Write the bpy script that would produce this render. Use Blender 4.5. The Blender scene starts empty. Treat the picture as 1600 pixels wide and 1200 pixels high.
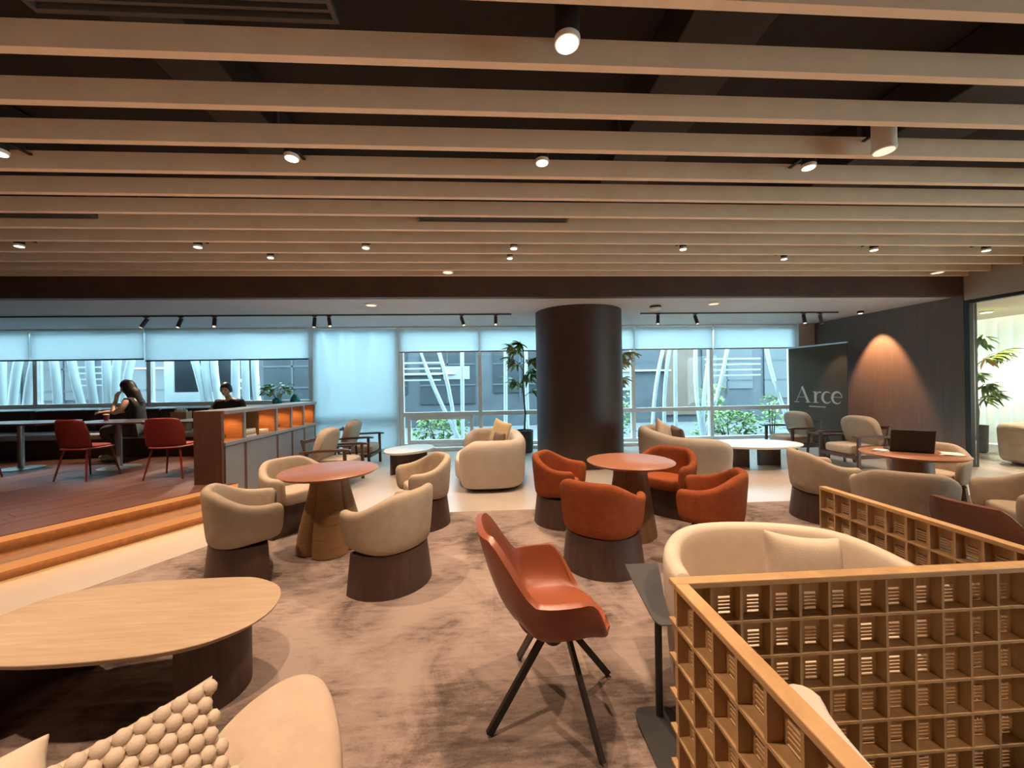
import bpy, bmesh, math, random
from mathutils import Vector, Matrix
random.seed(7)
sc = bpy.context.scene
col = sc.collection
PI = math.pi
# ------------------------------------------------------------------ camera
cd = bpy.data.cameras.new('camera'); cam = bpy.data.objects.new('camera', cd); col.objects.link(cam)
cd.sensor_width = 36; cd.lens = 13.5; cd.clip_start = 0.05; cd.clip_end = 200
yaw, rho = math.radians(3.4), math.radians(0.95)
F = Vector((math.sin(yaw), math.cos(yaw), 0)); R0 = Vector((math.cos(yaw), -math.sin(yaw), 0)); U0 = Vector((0, 0, 1))
r_ = math.cos(rho)*R0 - math.sin(rho)*U0; u_ = math.cos(rho)*U0 + math.sin(rho)*R0
M = Matrix.Identity(4)
for i in range(3):
    M[i][0] = r_[i]; M[i][1] = u_[i]; M[i][2] = -F[i]
M[2][3] = 1.55
cam.matrix_world = M
sc.camera = cam
# ------------------------------------------------------------------ world, exposure
w = bpy.data.worlds.new('overcast_sky'); sc.world = w; w.use_nodes = True
bg = w.node_tree.nodes['Background']
bg.inputs[0].default_value = (0.56, 0.87, 1.0, 1); bg.inputs[1].default_value = 13.0
sc.view_settings.view_transform = 'Standard'; sc.view_settings.look = 'None'
sc.view_settings.exposure = 0.0; sc.view_settings.gamma = 1.0; sc.view_settings.use_curve_mapping = False
SPOT_W = 260.0
WARM = (1.0, 0.72, 0.50)
# ------------------------------------------------------------------ materials
def nodes(name):
    m = bpy.data.materials.new(name); m.use_nodes = True
    nt = m.node_tree; return m, nt, nt.nodes['Principled BSDF']
def ramp(nt, stops):
    r = nt.nodes.new('ShaderNodeValToRGB'); e = r.color_ramp.elements
    while len(e) < len(stops): e.new(0.5)
    for k, (p, c) in enumerate(stops): e[k].position = p; e[k].color = (*c, 1)
    return r
def coords(nt, scale=(1, 1, 1), kind='Object'):
    t = nt.nodes.new('ShaderNodeTexCoord'); mp = nt.nodes.new('ShaderNodeMapping')
    mp.inputs['Scale'].default_value = scale; nt.links.new(t.outputs[kind], mp.inputs[0]); return mp
def noise(nt, src, scale, detail=4, rough=0.6, dist=0.0):
    n = nt.nodes.new('ShaderNodeTexNoise'); n.inputs['Scale'].default_value = scale
    n.inputs['Detail'].default_value = detail; n.inputs['Roughness'].default_value = rough
    n.inputs['Distortion'].default_value = dist; nt.links.new(src.outputs[0], n.inputs['Vector']); return n
def bump(nt, b, src, strength, dist=0.01):
    bp = nt.nodes.new('ShaderNodeBump'); bp.inputs['Strength'].default_value = strength; bp.inputs['Distance'].default_value = dist
    nt.links.new(src, bp.inputs['Height']); nt.links.new(bp.outputs[0], b.inputs['Normal'])
def plain(name, c, rough=0.6, var=0.12, scale=6, metal=0.0, bmp=0.0, bscale=200, spec=0.5):
    m, nt, b = nodes(name); mp = coords(nt)
    n = noise(nt, mp, scale)
    r = ramp(nt, [(0.3, tuple(x*(1-var) for x in c)), (0.7, tuple(min(1, x*(1+var)) for x in c))])
    nt.links.new(n.outputs[0], r.inputs[0]); nt.links.new(r.outputs[0], b.inputs['Base Color'])
    b.inputs['Roughness'].default_value = rough; b.inputs['Metallic'].default_value = metal
    b.inputs['Specular IOR Level'].default_value = spec
    if bmp:
        n2 = noise(nt, mp, bscale, 2); bump(nt, b, n2.outputs[0], bmp, 0.004)
    return m
def wood(name, c1, c2, scale=(1, 12, 12), rough=0.45, fine=3.0, spec=0.5):
    m, nt, b = nodes(name); mp = coords(nt, scale)
    n = noise(nt, mp, fine, 6, 0.65, 0.6)
    r = ramp(nt, [(0.3, c1), (0.55, tuple((a+d)/2 for a, d in zip(c1, c2))), (0.72, c2)])
    nt.links.new(n.outputs[0], r.inputs[0]); nt.links.new(r.outputs[0], b.inputs['Base Color'])
    b.inputs['Roughness'].default_value = rough; b.inputs['Specular IOR Level'].default_value = spec
    bump(nt, b, n.outputs[0], 0.12, 0.002)
    return m
def emit(name, c, s):
    m = bpy.data.materials.new(name); m.use_nodes = True; nt = m.node_tree
    nt.nodes.clear(); o = nt.nodes.new('ShaderNodeOutputMaterial'); e = nt.nodes.new('ShaderNodeEmission')
    e.inputs[0].default_value = (*c, 1); e.inputs[1].default_value = s; nt.links.new(e.outputs[0], o.inputs[0]); return m
def carpet_mat():
    m, nt, b = nodes('mottled_carpet'); mp = coords(nt)
    big = noise(nt, mp, 1.5, 5, 0.62, 0.8)
    mp2 = coords(nt, (5, 22, 1)); mid = noise(nt, mp2, 1.3, 5, 0.7)
    mp3 = coords(nt, (1, 1, 1)); fine = noise(nt, mp3, 130, 2, 0.7)
    br = nt.nodes.new('ShaderNodeTexBrick'); br.inputs['Scale'].default_value = 1.0
    br.inputs['Brick Width'].default_value = 1.0; br.inputs['Row Height'].default_value = 0.5
    br.inputs['Mortar Size'].default_value = 0.0; br.inputs['Bias'].default_value = 0.0
    br.inputs['Color1'].default_value = (0, 0, 0, 1); br.inputs['Color2'].default_value = (1, 1, 1, 1)
    nt.links.new(mp.outputs[0], br.inputs['Vector'])
    def mul(a, k, add):
        x = nt.nodes.new('ShaderNodeMath'); x.operation = 'MULTIPLY_ADD'
        nt.links.new(a, x.inputs[0]); x.inputs[1].default_value = k
        if isinstance(add, float): x.inputs[2].default_value = add
        else: nt.links.new(add, x.inputs[2])
        return x.outputs[0]
    s = mul(big.outputs[0], 0.85, -0.14)
    s = mul(mid.outputs[0], 0.38, s); s = mul(fine.outputs[0], 0.12, s); s = mul(br.outputs[0], 0.09, s)
    r = ramp(nt, [(0.40, (0.060, 0.043, 0.036)), (0.49, (0.14, 0.102, 0.085)), (0.57, (0.235, 0.172, 0.144)), (0.70, (0.31, 0.235, 0.198))])
    nt.links.new(s, r.inputs[0]); nt.links.new(r.outputs[0], b.inputs['Base Color'])
    b.inputs['Roughness'].default_value = 0.95; b.inputs['Specular IOR Level'].default_value = 0.1
    bump(nt, b, fine.outputs[0], 0.5, 0.006)
    return m
def glass_mat(name, tint=(0.93, 0.98, 1.0), refl=0.5):
    m = bpy.data.materials.new(name); m.use_nodes = True; nt = m.node_tree; nt.nodes.clear()
    o = nt.nodes.new('ShaderNodeOutputMaterial'); mx = nt.nodes.new('ShaderNodeMixShader')
    t = nt.nodes.new('ShaderNodeBsdfTransparent'); t.inputs[0].default_value = (*tint, 1)
    g = nt.nodes.new('ShaderNodeBsdfGlossy'); g.inputs['Roughness'].default_value = 0.02
    fr = nt.nodes.new('ShaderNodeFresnel'); fr.inputs[0].default_value = 1.45
    ml = nt.nodes.new('ShaderNodeMath'); ml.operation = 'MULTIPLY'; ml.inputs[1].default_value = refl
    nt.links.new(fr.outputs[0], ml.inputs[0]); nt.links.new(ml.outputs[0], mx.inputs[0])
    nt.links.new(t.outputs[0], mx.inputs[1]); nt.links.new(g.outputs[0], mx.inputs[2]); nt.links.new(mx.outputs[0], o.inputs[0])
    return m
def sheer_mat(name, c, transp, transl):
    m = bpy.data.materials.new(name); m.use_nodes = True; nt = m.node_tree; nt.nodes.clear()
    o = nt.nodes.new('ShaderNodeOutputMaterial')
    mp = coords(nt, (1, 1, 60)); n = noise(nt, mp, 2.0, 2)
    r = ramp(nt, [(0.3, tuple(x*0.93 for x in c)), (0.7, c)]); nt.links.new(n.outputs[0], r.inputs[0])
    d = nt.nodes.new('ShaderNodeBsdfDiffuse'); tl = nt.nodes.new('ShaderNodeBsdfTranslucent'); tp = nt.nodes.new('ShaderNodeBsdfTransparent')
    nt.links.new(r.outputs[0], d.inputs[0]); nt.links.new(r.outputs[0], tl.inputs[0])
    a = nt.nodes.new('ShaderNodeMixShader'); a.inputs[0].default_value = transl
    b = nt.nodes.new('ShaderNodeMixShader'); b.inputs[0].default_value = transp
    nt.links.new(d.outputs[0], a.inputs[1]); nt.links.new(tl.outputs[0], a.inputs[2])
    nt.links.new(a.outputs[0], b.inputs[1]); nt.links.new(tp.outputs[0], b.inputs[2]); nt.links.new(b.outputs[0], o.inputs[0])
    return m
MT = dict(
    carpet=carpet_mat(),
    stone=plain('pale_stone_floor', (0.45, 0.385, 0.325), 0.34, 0.06, 1.2),
    slat=plain('tan_slat_laminate', (0.90, 0.69, 0.48), 0.55, 0.06, 3),
    dark_ceiling=plain('dark_ceiling_paint', (0.020, 0.016, 0.014), 0.85, 0.15, 2),
    duct=plain('dark_duct_metal', (0.030, 0.026, 0.023), 0.6, 0.2, 2),
    vent=plain('dark_vent_metal', (0.10, 0.095, 0.09), 0.5, 0.1, 4),
    fascia=wood('dark_wood_fascia', (0.055, 0.026, 0.016), (0.095, 0.045, 0.028), (1, 8, 1), 0.6),
    soffit=plain('grey_soffit_paint', (0.52, 0.49, 0.48), 0.75, 0.04, 2),
    column=wood('dark_brown_column_veneer', (0.036, 0.019, 0.013), (0.062, 0.033, 0.023), (14, 14, 0.6), 0.5),
    darkwall=wood('charcoal_wood_wall', (0.115, 0.082, 0.066), (0.155, 0.112, 0.092), (1, 9, 0.5), 0.6),
    cream_wall=plain('cream_wall_paint', (0.62, 0.55, 0.46), 0.8, 0.03, 2),
    bulk=plain('taupe_bulkhead', (0.42, 0.34, 0.27), 0.8, 0.03, 2),
    brownwall=plain('brown_wall_paint', (0.20, 0.13, 0.09), 0.8, 0.05, 2),
    plank=wood('dark_walnut_plank', (0.085, 0.032, 0.018), (0.16, 0.066, 0.040), (1.2, 16, 16), 0.5, spec=0.35),
    tread=wood('brown_step_wood', (0.17, 0.085, 0.045), (0.26, 0.135, 0.075), (6, 6, 6), 0.5),
    led=emit('warm_led_strip', (1.0, 0.52, 0.17), 16.0),
    noseglow=emit('amber_nosing_glow', (1.0, 0.36, 0.11), 0.85),  # step nosings emit faintly, standing in for LED light falling on them
    frame=plain('white_window_aluminium', (0.88, 0.90, 0.90), 0.4, 0.03, 3),
    bar=plain('tan_blind_bar', (0.45, 0.36, 0.27), 0.5, 0.05, 3),
    blind=sheer_mat('white_roller_blind', (0.78, 0.82, 0.83), 0.13, 0.70),
    sheer=sheer_mat('white_sheer_screen', (0.70, 0.76, 0.78), 0.26, 0.72),
    curtain=sheer_mat('ivory_sheer_curtain', (0.88, 0.83, 0.74), 0.03, 0.38),
    glass=glass_mat('clear_window_glass'),
    glass2=glass_mat('clear_partition_glass', (0.97, 0.98, 0.97), 0.4),
    fin=plain('white_facade_tube', (0.62, 0.67, 0.69), 0.4, 0.05, 3),
    bldg=plain('grey_facade_panel', (0.050, 0.056, 0.066), 0.7, 0.25, 1.5),
    bldg_dark=plain('dark_facade_glass', (0.035, 0.04, 0.045), 0.2, 0.2, 1),
    copper=plain('copper_facade_panel', (0.11, 0.07, 0.05), 0.6, 0.15, 1.5),
    ground=plain('grey_paving', (0.11, 0.115, 0.12), 0.8, 0.1, 3),
    boucle=plain('cream_boucle_fabric', (0.40, 0.310, 0.228), 0.92, 0.08, 14, 0, 0.5, 260, 0.2),
    sofa=plain('ivory_wool_fabric', (0.56, 0.465, 0.37), 0.92, 0.06, 10, 0, 0.4, 300, 0.2),
    taupe=plain('sand_wool_fabric', (0.46, 0.345, 0.26), 0.92, 0.06, 10, 0, 0.4, 300, 0.2),
    orange=plain('burnt_orange_wool', (0.29, 0.073, 0.025), 0.92, 0.14, 20, 0, 0.5, 240, 0.15),
    leather=plain('cognac_leather', (0.245, 0.064, 0.027), 0.36, 0.08, 9, 0, 0.15, 180),
    brown_leather=plain('dark_brown_leather', (0.16, 0.060, 0.032), 0.5, 0.1, 9, 0, 0.15, 180),
    skirt=wood('dark_walnut_skirt', (0.040, 0.020, 0.013), (0.078, 0.040, 0.027), (9, 9, 0.8), 0.5),
    table_red=wood('reddish_walnut_top', (0.27, 0.105, 0.055), (0.41, 0.18, 0.10), (1.2, 14, 1), 0.33),
    oak=wood('light_oak_top', (0.34, 0.235, 0.145), (0.45, 0.325, 0.21), (1.0, 15, 1), 0.45),
    rattan=wood('golden_rattan_weave', (0.20, 0.105, 0.042), (0.40, 0.225, 0.095), (2, 2, 60), 0.55),
    ped=wood('tapered_wood_pedestal', (0.16, 0.082, 0.042), (0.27, 0.15, 0.078), (10, 10, 0.8), 0.5),
    lattice=wood('honey_ash_lattice', (0.34, 0.20, 0.088), (0.50, 0.31, 0.145), (9, 9, 2), 0.5),
    lattice_rail=wood('honey_ash_rail', (0.42, 0.24, 0.10), (0.60, 0.37, 0.17), (3, 3, 20), 0.45),
    black=plain('black_powder_coat', (0.018, 0.017, 0.017), 0.45, 0.1, 5),
    charcoal=plain('charcoal_table_top', (0.060, 0.055, 0.055), 0.5, 0.06, 5),
    white=plain('white_lamp_enamel', (0.75, 0.70, 0.64), 0.5, 0.02, 5),
    walnut=wood('walnut_chair_frame', (0.045, 0.024, 0.016), (0.09, 0.048, 0.03), (9, 9, 9), 0.4),
    steel=plain('brushed_steel', (0.42, 0.42, 0.42), 0.35, 0.05, 9, 0.8),
    red=plain('red_moulded_plastic', (0.16, 0.014, 0.010), 0.45, 0.06, 6),
    redpad=plain('red_seat_pad', (0.30, 0.045, 0.036), 0.8, 0.06, 6),
    bench=plain('dark_brown_bench_leather', (0.060, 0.032, 0.024), 0.45, 0.15, 6),
    benchpad=plain('pale_bench_cushion', (0.55, 0.56, 0.55), 0.8, 0.05, 6),
    darktop=plain('dark_laminate_top', (0.09, 0.075, 0.075), 0.30, 0.08, 6),
    greydoor=plain('grey_cabinet_door', (0.225, 0.225, 0.235), 0.6, 0.05, 5),
    greyslab=plain('grey_stone_slab', (0.25, 0.245, 0.25), 0.45, 0.08, 8),
    niche=wood('amber_niche_veneer', (0.30, 0.125, 0.045), (0.42, 0.19, 0.075), (1, 1, 14), 0.5),
    endpanel=wood('walnut_end_panel', (0.095, 0.038, 0.022), (0.15, 0.066, 0.040), (8, 8, 0.6), 0.5),
    leaf=plain('green_leaf', (0.15, 0.26, 0.05), 0.45, 0.35, 8),
    leaf_pale=plain('pale_green_leaf', (0.26, 0.40, 0.12), 0.5, 0.3, 8),
    leaf_gold=plain('golden_leaf', (0.55, 0.33, 0.07), 0.5, 0.2, 8),
    bark=plain('grey_bark', (0.10, 0.08, 0.06), 0.8, 0.3, 30),
    pot=plain('dark_grey_planter', (0.05, 0.05, 0.052), 0.55, 0.1, 5),
    soil=plain('dark_soil', (0.05, 0.035, 0.025), 0.95, 0.3, 40),
    teal=plain('teal_glazed_ceramic', (0.03, 0.24, 0.20), 0.25, 0.2, 6),
    banner=plain('olive_black_banner', (0.080, 0.064, 0.048), 0.9, 0.06, 3, spec=0.08),
    letter=plain('grey_print', (0.42, 0.36, 0.30), 0.7, 0.03, 5),
    paper=plain('brown_kraft_paper', (0.42, 0.25, 0.12), 0.85, 0.08, 8),
    page=plain('white_paper', (0.75, 0.70, 0.64), 0.8, 0.03, 8),
    pillow_gold=plain('pale_gold_cushion', (0.66, 0.50, 0.28), 0.85, 0.06, 12, 0, 0.3, 200),
    pillow_brown=plain('brown_cushion', (0.16, 0.105, 0.075), 0.9, 0.08, 12),
    pillow_cream=plain('cream_cushion', (0.58, 0.465, 0.36), 0.92, 0.06, 12, 0, 0.4, 220, 0.2),
    skin=plain('skin', (0.58, 0.34, 0.23), 0.55, 0.05, 8),
    hair=plain('dark_hair', (0.018, 0.013, 0.012), 0.5, 0.3, 40),
    cloth_black=plain('black_cotton', (0.016, 0.016, 0.017), 0.9, 0.2, 10),
    cloth_grey=plain('dark_grey_cotton', (0.085, 0.080, 0.075), 0.9, 0.15, 10),
    shoe=plain('pale_green_sneaker', (0.45, 0.52, 0.43), 0.7, 0.15, 20),
    lens=emit('glowing_lens', (1.0, 0.86, 0.66), 5.0),
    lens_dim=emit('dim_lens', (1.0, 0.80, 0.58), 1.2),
    whitetop=plain('white_stone_top', (0.74, 0.72, 0.68), 0.35, 0.04, 4),
    cove=emit('warm_cove_led', (1.0, 0.74, 0.36), 9.0),
)
# ------------------------------------------------------------------ mesh helpers
class MB:
    def __init__(s): s.v = []; s.f = []
    def add(s, vs, fs):
        o = len(s.v); s.v += [tuple(v) for v in vs]; s.f += [tuple(i+o for i in f) for f in fs]; return s
    def box(s, x0, x1, y0, y1, z0, z1):
        return s.add([(x0, y0, z0), (x1, y0, z0), (x1, y1, z0), (x0, y1, z0), (x0, y0, z1), (x1, y0, z1), (x1, y1, z1), (x0, y1, z1)],
              [(3, 2, 1, 0), (4, 5, 6, 7), (0, 1, 5, 4), (1, 2, 6, 5), (2, 3, 7, 6), (3, 0, 4, 7)])
    def prism(s, poly, z0, z1, top_scale=None):
        n = len(poly); area = sum(poly[i][0]*poly[(i+1) % n][1]-poly[(i+1) % n][0]*poly[i][1] for i in range(n))
        if area < 0: poly = poly[::-1]
        return s.add([(x, y, z0) for x, y in poly]+[(x, y, z1) for x, y in poly],
              [tuple(range(n))[::-1], tuple(range(n, 2*n))]+[(i, (i+1) % n, n+(i+1) % n, n+i) for i in range(n)])
    def loft(s, rings, cap=True, closed=True):
        n = len(rings[0]); vs = [p for r in rings for p in r]; fs = []
        for k in range(len(rings)-1):
            for i in range(n if closed else n-1):
                j = (i+1) % n; fs.append((k*n+i, k*n+j, (k+1)*n+j, (k+1)*n+i))
        if cap: fs += [tuple(range(n))[::-1], tuple((len(rings)-1)*n+i for i in range(n))]
        return s.add(vs, fs)
    def lathe(s, prof, n=24, c=(0, 0, 0), cap=True):
        return s.loft([[(c[0]+r*math.cos(2*PI*i/n), c[1]+r*math.sin(2*PI*i/n), c[2]+z) for i in range(n)] for r, z in prof], cap)
    def tube(s, pts, rad, n=8):
        pts = [Vector(p) for p in pts]; rings = []
        for k, p in enumerate(pts):
            d = (pts[min(k+1, len(pts)-1)]-pts[max(k-1, 0)]).normalized()
            a = d.cross(Vector((0, 0, 1)) if abs(d.z) < 0.95 else Vector((0, 1, 0))).normalized(); b = d.cross(a).normalized()
            r = rad[k] if isinstance(rad, (list, tuple)) else rad
            rings.append([p+a*r*math.cos(2*PI*i/n)+b*r*math.sin(2*PI*i/n) for i in range(n)])
        rings = [r[::-1] for r in rings]
        return s.loft(rings)
    def bar(s, p, q, wx, wy):
        p, q = Vector(p), Vector(q); d = (q-p).normalized()
        a = d.cross(Vector((0, 0, 1)) if abs(d.z) < 0.98 else Vector((0, 1, 0))).normalized(); b = d.cross(a).normalized()
        sq = [(-1, -1), (-1, 1), (1, 1), (1, -1)]
        return s.loft([[p+a*i*wx/2+b*j*wy/2 for i, j in sq], [q+a*i*wx/2+b*j*wy/2 for i, j in sq]])
    def build(s, name, mat, parent=None, smooth=35, bevel=0.0, seg=2, sub=0, solid=0.0, xf=None):
        me = bpy.data.meshes.new(name); vs = s.v
        if xf is not None: vs = [tuple(xf @ Vector(v)) for v in vs]
        me.from_pydata(vs, [], s.f); me.materials.append(MT[mat] if isinstance(mat, str) else mat)
        bm = bmesh.new(); bm.from_mesh(me); bmesh.ops.recalc_face_normals(bm, faces=bm.faces); bm.to_mesh(me); bm.free()
        if smooth:
            me.polygons.foreach_set('use_smooth', [True]*len(me.polygons)); me.set_sharp_from_angle(angle=math.radians(smooth))
        o = bpy.data.objects.new(name, me); col.objects.link(o)
        if parent: o.parent = parent
        if solid:
            md = o.modifiers.new('solid', 'SOLIDIFY'); md.thickness = solid; md.offset = 0
        if bevel:
            md = o.modifiers.new('bevel', 'BEVEL'); md.width = bevel; md.segments = seg; md.limit_method = 'ANGLE'
        if sub:
            md = o.modifiers.new('sub', 'SUBSURF'); md.levels = sub; md.render_levels = sub
        return o
def tag(o, label=None, cat=None, group=None, kind=None):
    if label: o['label'] = label
    if cat: o['category'] = cat
    if group: o['group'] = group
    if kind: o['kind'] = kind
    return o
def empty(name, loc=(0, 0, 0), rz=0.0):
    o = bpy.data.objects.new(name, None); col.objects.link(o); o.location = loc; o.rotation_euler = (0, 0, rz); o.empty_display_size = 0.1
    return o
def thing(name, label, cat, loc=(0, 0, 0), rz=0.0, group=None): return tag(empty(name, loc, rz), label, cat, group)
def clone(o, loc=None, rz=None, label=None, parent=None):
    c = o.copy(); col.objects.link(c); c.parent = parent
    if loc is not None: c.location = loc
    if rz is not None: c.rotation_euler = (0, 0, rz)
    if label: c['label'] = label
    for ch in list(o.children): clone(ch, parent=c)
    return c
def box(name, mat, x0, x1, y0, y1, z0, z1, parent=None, bevel=0.0):
    return MB().box(x0, x1, y0, y1, z0, z1).build(name, mat, parent, 35, bevel)
def struct(o, label=None): return tag(o, label, None, None, 'structure')
def lamp(name, parent, loc, target, energy, angle, blend=0.5, color=WARM, radius=0.03):
    l = bpy.data.lights.new(name, 'SPOT'); l.energy = energy; l.color = color; l.spot_size = math.radians(angle); l.spot_blend = blend; l.shadow_soft_size = radius
    o = bpy.data.objects.new(name, l); col.objects.link(o); o.location = loc
    o.rotation_euler = (Vector(target)-Vector(loc)).to_track_quat('-Z', 'Y').to_euler()
    if parent: o.parent = parent
    return o
def sgnpow(a, e): return math.copysign(abs(a)**e, a)
# closed upholstered wrap-around shell, front = +Y, back = -Y
def shell_mesh(rx, ry, n, span, top, bot, t, lean, steps=28, flare=0.0):
    mb = MB(); rings = []
    def fp(th): return Vector((rx*sgnpow(math.sin(th), 2/n), -ry*sgnpow(math.cos(th), 2/n), 0))
    def section(th, shrink=0.0, push=0.0):
        p = fp(th); e = 1e-3; tg = (fp(th+e)-fp(th-e)).normalized(); nrm = Vector((tg.y, -tg.x, 0))
        if nrm.dot(p) < 0: nrm = -nrm
        T = top(th); B = bot(th) if callable(bot) else bot; r = min(t*0.48, (T-B)*0.3)
        pr = [(-flare*0.4-t*0.25, B), (-flare*0.25, B+0.015), (0.0, B+(T-B)*0.35), (lean*0.6, B+(T-B)*0.7), (lean, T-r), (lean-t*0.14, T-r*0.3), (lean-t*0.5, T),
              (lean-t*0.86, T-r*0.3), (lean-t, T-r), (lean*0.5-t, B+(T-B)*0.6), (-t, B+0.05), (-t, B)]
        cx = sum(a for a, b in pr)/len(pr); cz = sum(b for a, b in pr)/len(pr)
        return [p+tg*push+nrm*(a+(cx-a)*shrink)+Vector((0, 0, b+(cz-b)*shrink)) for a, b in pr]
    a = math.radians(span)
    rings.append(section(-a, 0.62, -t*0.46)); rings.append(section(-a, 0.22, -t*0.34))
    for k in range(steps+1): rings.append(section(-a+2*a*k/steps))
    rings.append(section(a, 0.22, t*0.34)); rings.append(section(a, 0.62, t*0.46))
    return mb.loft(rings)
def pad_mesh(pts, z0, z1, r=0.03):     # soft cushion over an outline
    c = Vector((sum(p[0] for p in pts)/len(pts), sum(p[1] for p in pts)/len(pts), 0)); rings = []
    for k, (s, z) in enumerate([(r, z0), (0.25*r, z0+0.3*r), (0, z0+r), (0, z1-r), (0.3*r, z1-0.25*r), (r*1.1, z1), (r*2.6, z1+0.006)]):
        ring = []
        for x, y in pts:
            d = Vector((x, y, 0))-c; L = d.length; ring.append(tuple(c+d*max(0.05, (L-s)/L)+Vector((0, 0, z))))
        rings.append(ring)
    return MB().loft(rings)
def superellipse(rx, ry, n, k=32, cx=0, cy=0):
    return [(cx+rx*sgnpow(math.cos(2*PI*i/k), 2/n), cy+ry*sgnpow(math.sin(2*PI*i/k), 2/n)) for i in range(k)]
def pillow_mesh(wd, ht, th, n=14, knob=0.0):   # upright in XZ, thickness along Y
    mb = MB(); front = []; back = []
    for j in range(n+1):
        for i in range(n+1):
            u, v = -1+2*i/n, -1+2*j/n
            e = (max(0, 1-u**4)*max(0, 1-v**4))**0.55
            x = u*wd/2*(1-0.10*(1-v*v)*abs(u)); z = v*ht/2*(1-0.10*(1-u*u)*abs(v))
            kn = knob*abs(math.sin(u*4.5*PI*0.5+ (0.8 if int((v+1)*6) % 2 else 0)))*abs(math.sin((v+1)*3*PI)) if knob else 0
            front.append((x, -th/2*e-kn*e, z)); back.append((x, th/2*e+kn*e, z))
    N = n+1; vs = front+back; fs = []
    for j in range(n):
        for i in range(n):
            a = j*N+i; fs.append((a, a+1, a+N+1, a+N)); b = a+N*N; fs.append((b, b+N, b+N+1, b+1))
    mb.add(vs, fs)
    return mb
def weld(o, d=0.0005):
    bm = bmesh.new(); bm.from_mesh(o.data); bmesh.ops.remove_doubles(bm, verts=bm.verts, dist=d); bmesh.ops.recalc_face_normals(bm, faces=bm.faces); bm.to_mesh(o.data); bm.free(); return o
# ================================================================== STRUCTURE
struct(box('floor', 'stone', -12.5, 11.9, -4, 9.6, -0.12, 0.0), 'pale stone floor')
CZ = 0.012
tag(MB().prism([(-2.40, 4.71), (8.05, 4.60), (8.05, -3.9), (-6.74, -3.9)], 0.0, CZ).build('carpet', 'carpet', None, 0),
    'mottled brown carpet covering the middle of the lounge floor', 'carpet')
# raised platform with diagonal steps
D2 = Vector((0.480, 0.877)); N2 = Vector((0.877, -0.480)); A2 = Vector((-3.505, 4.805)); PZ = 0.32
def ln(s, off=0.0): p = A2+D2*s+N2*off; return (p.x, p.y)
def halfclip(poly, px, py, nx, ny):          # keep (p-(px,py)).n >= 0
    out = []
    for i in range(len(poly)):
        a, b = poly[i], poly[(i+1) % len(poly)]
        da, db = (a[0]-px)*nx+(a[1]-py)*ny, (b[0]-px)*nx+(b[1]-py)*ny
        if da >= 0: out.append(a)
        if (da >= 0) != (db >= 0): t = da/(da-db); out.append((a[0]+(b[0]-a[0])*t, a[1]+(b[1]-a[1])*t))
    return out
plat = [ln(0.45), ln(-10.0), (-12.5, -3.96), (-12.5, 8.3), (-3.82, 8.3), (-3.82, 5.2)]
body = [ln(0.45, -0.08), ln(-10.0, -0.08), (-12.5, -3.96), (-12.5, 8.3), (-3.82, 8.3), (-3.82, 5.2)]
pf = struct(MB().prism(body, 0.0, 0.285).build('floor_platform', 'tread', None, 0), 'raised dark wood platform floor')
struct(pf)
rng = random.Random(3)
k = 0
while True:
    w0 = -0.01-k*0.23; w1 = w0-0.226
    if w0 < -9: break
    c = ln(0, w0); strip = halfclip(plat, c[0], c[1], -N2.x, -N2.y)
    c = ln(0, w1); strip = halfclip(strip, c[0], c[1], N2.x, N2.y) if strip else []
    if len(strip) > 2:
        s = -12.0+rng.random()*2.4
        while s < 14:
            c = ln(s); q = halfclip(strip, c[0], c[1], D2.x, D2.y)
            c = ln(s+2.9); q = halfclip(q, c[0], c[1], -D2.x, -D2.y) if len(q) > 2 else []
            if len(q) > 2:
                cx = sum(p[0] for p in q)/len(q); cy = sum(p[1] for p in q)/len(q)
                mb = MB().prism([(p[0]-cx, p[1]-cy) for p in q], 0.285, PZ-rng.random()*0.002)
                o = mb.build('plank', 'plank', pf, 0, xf=Matrix.Rotation(-math.atan2(D2.y, D2.x), 4, 'Z')); o.location = (cx, cy, 0); o.rotation_euler = (0, 0, math.atan2(D2.y, D2.x))
            s += 2.903
    k += 1
def strip(name, mat, s0, s1, o0, o1, z0, z1, parent=None, bevel=0):
    return MB().prism([ln(s0, o0), ln(s1, o0), ln(s1, o1), ln(s0, o1)], z0, z1).build(name, mat, parent, 35, bevel)
st = struct(strip('floor_step', 'tread', -10, 0.42, -0.08, 0.22, 0.0, 0.11), 'long wooden step up to the platform')
strip('tread', 'tread', -10, 0.42, -0.08, 0.285, 0.11, 0.155, st)
strip('nosing_glow', 'noseglow', -10, 0.42, 0.287, 0.297, 0.096, 0.157, st)
strip('led_strip', 'led', -10, 0.42, 0.262, 0.280, 0.100, 0.1095, st)
strip('nosing_glow', 'noseglow', -10, 0.45, 0.002, 0.012, 0.270, 0.316, pf)
strip('led_strip', 'led', -10, 0.45, -0.024, -0.006, 0.275, 0.2845, pf)
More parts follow.
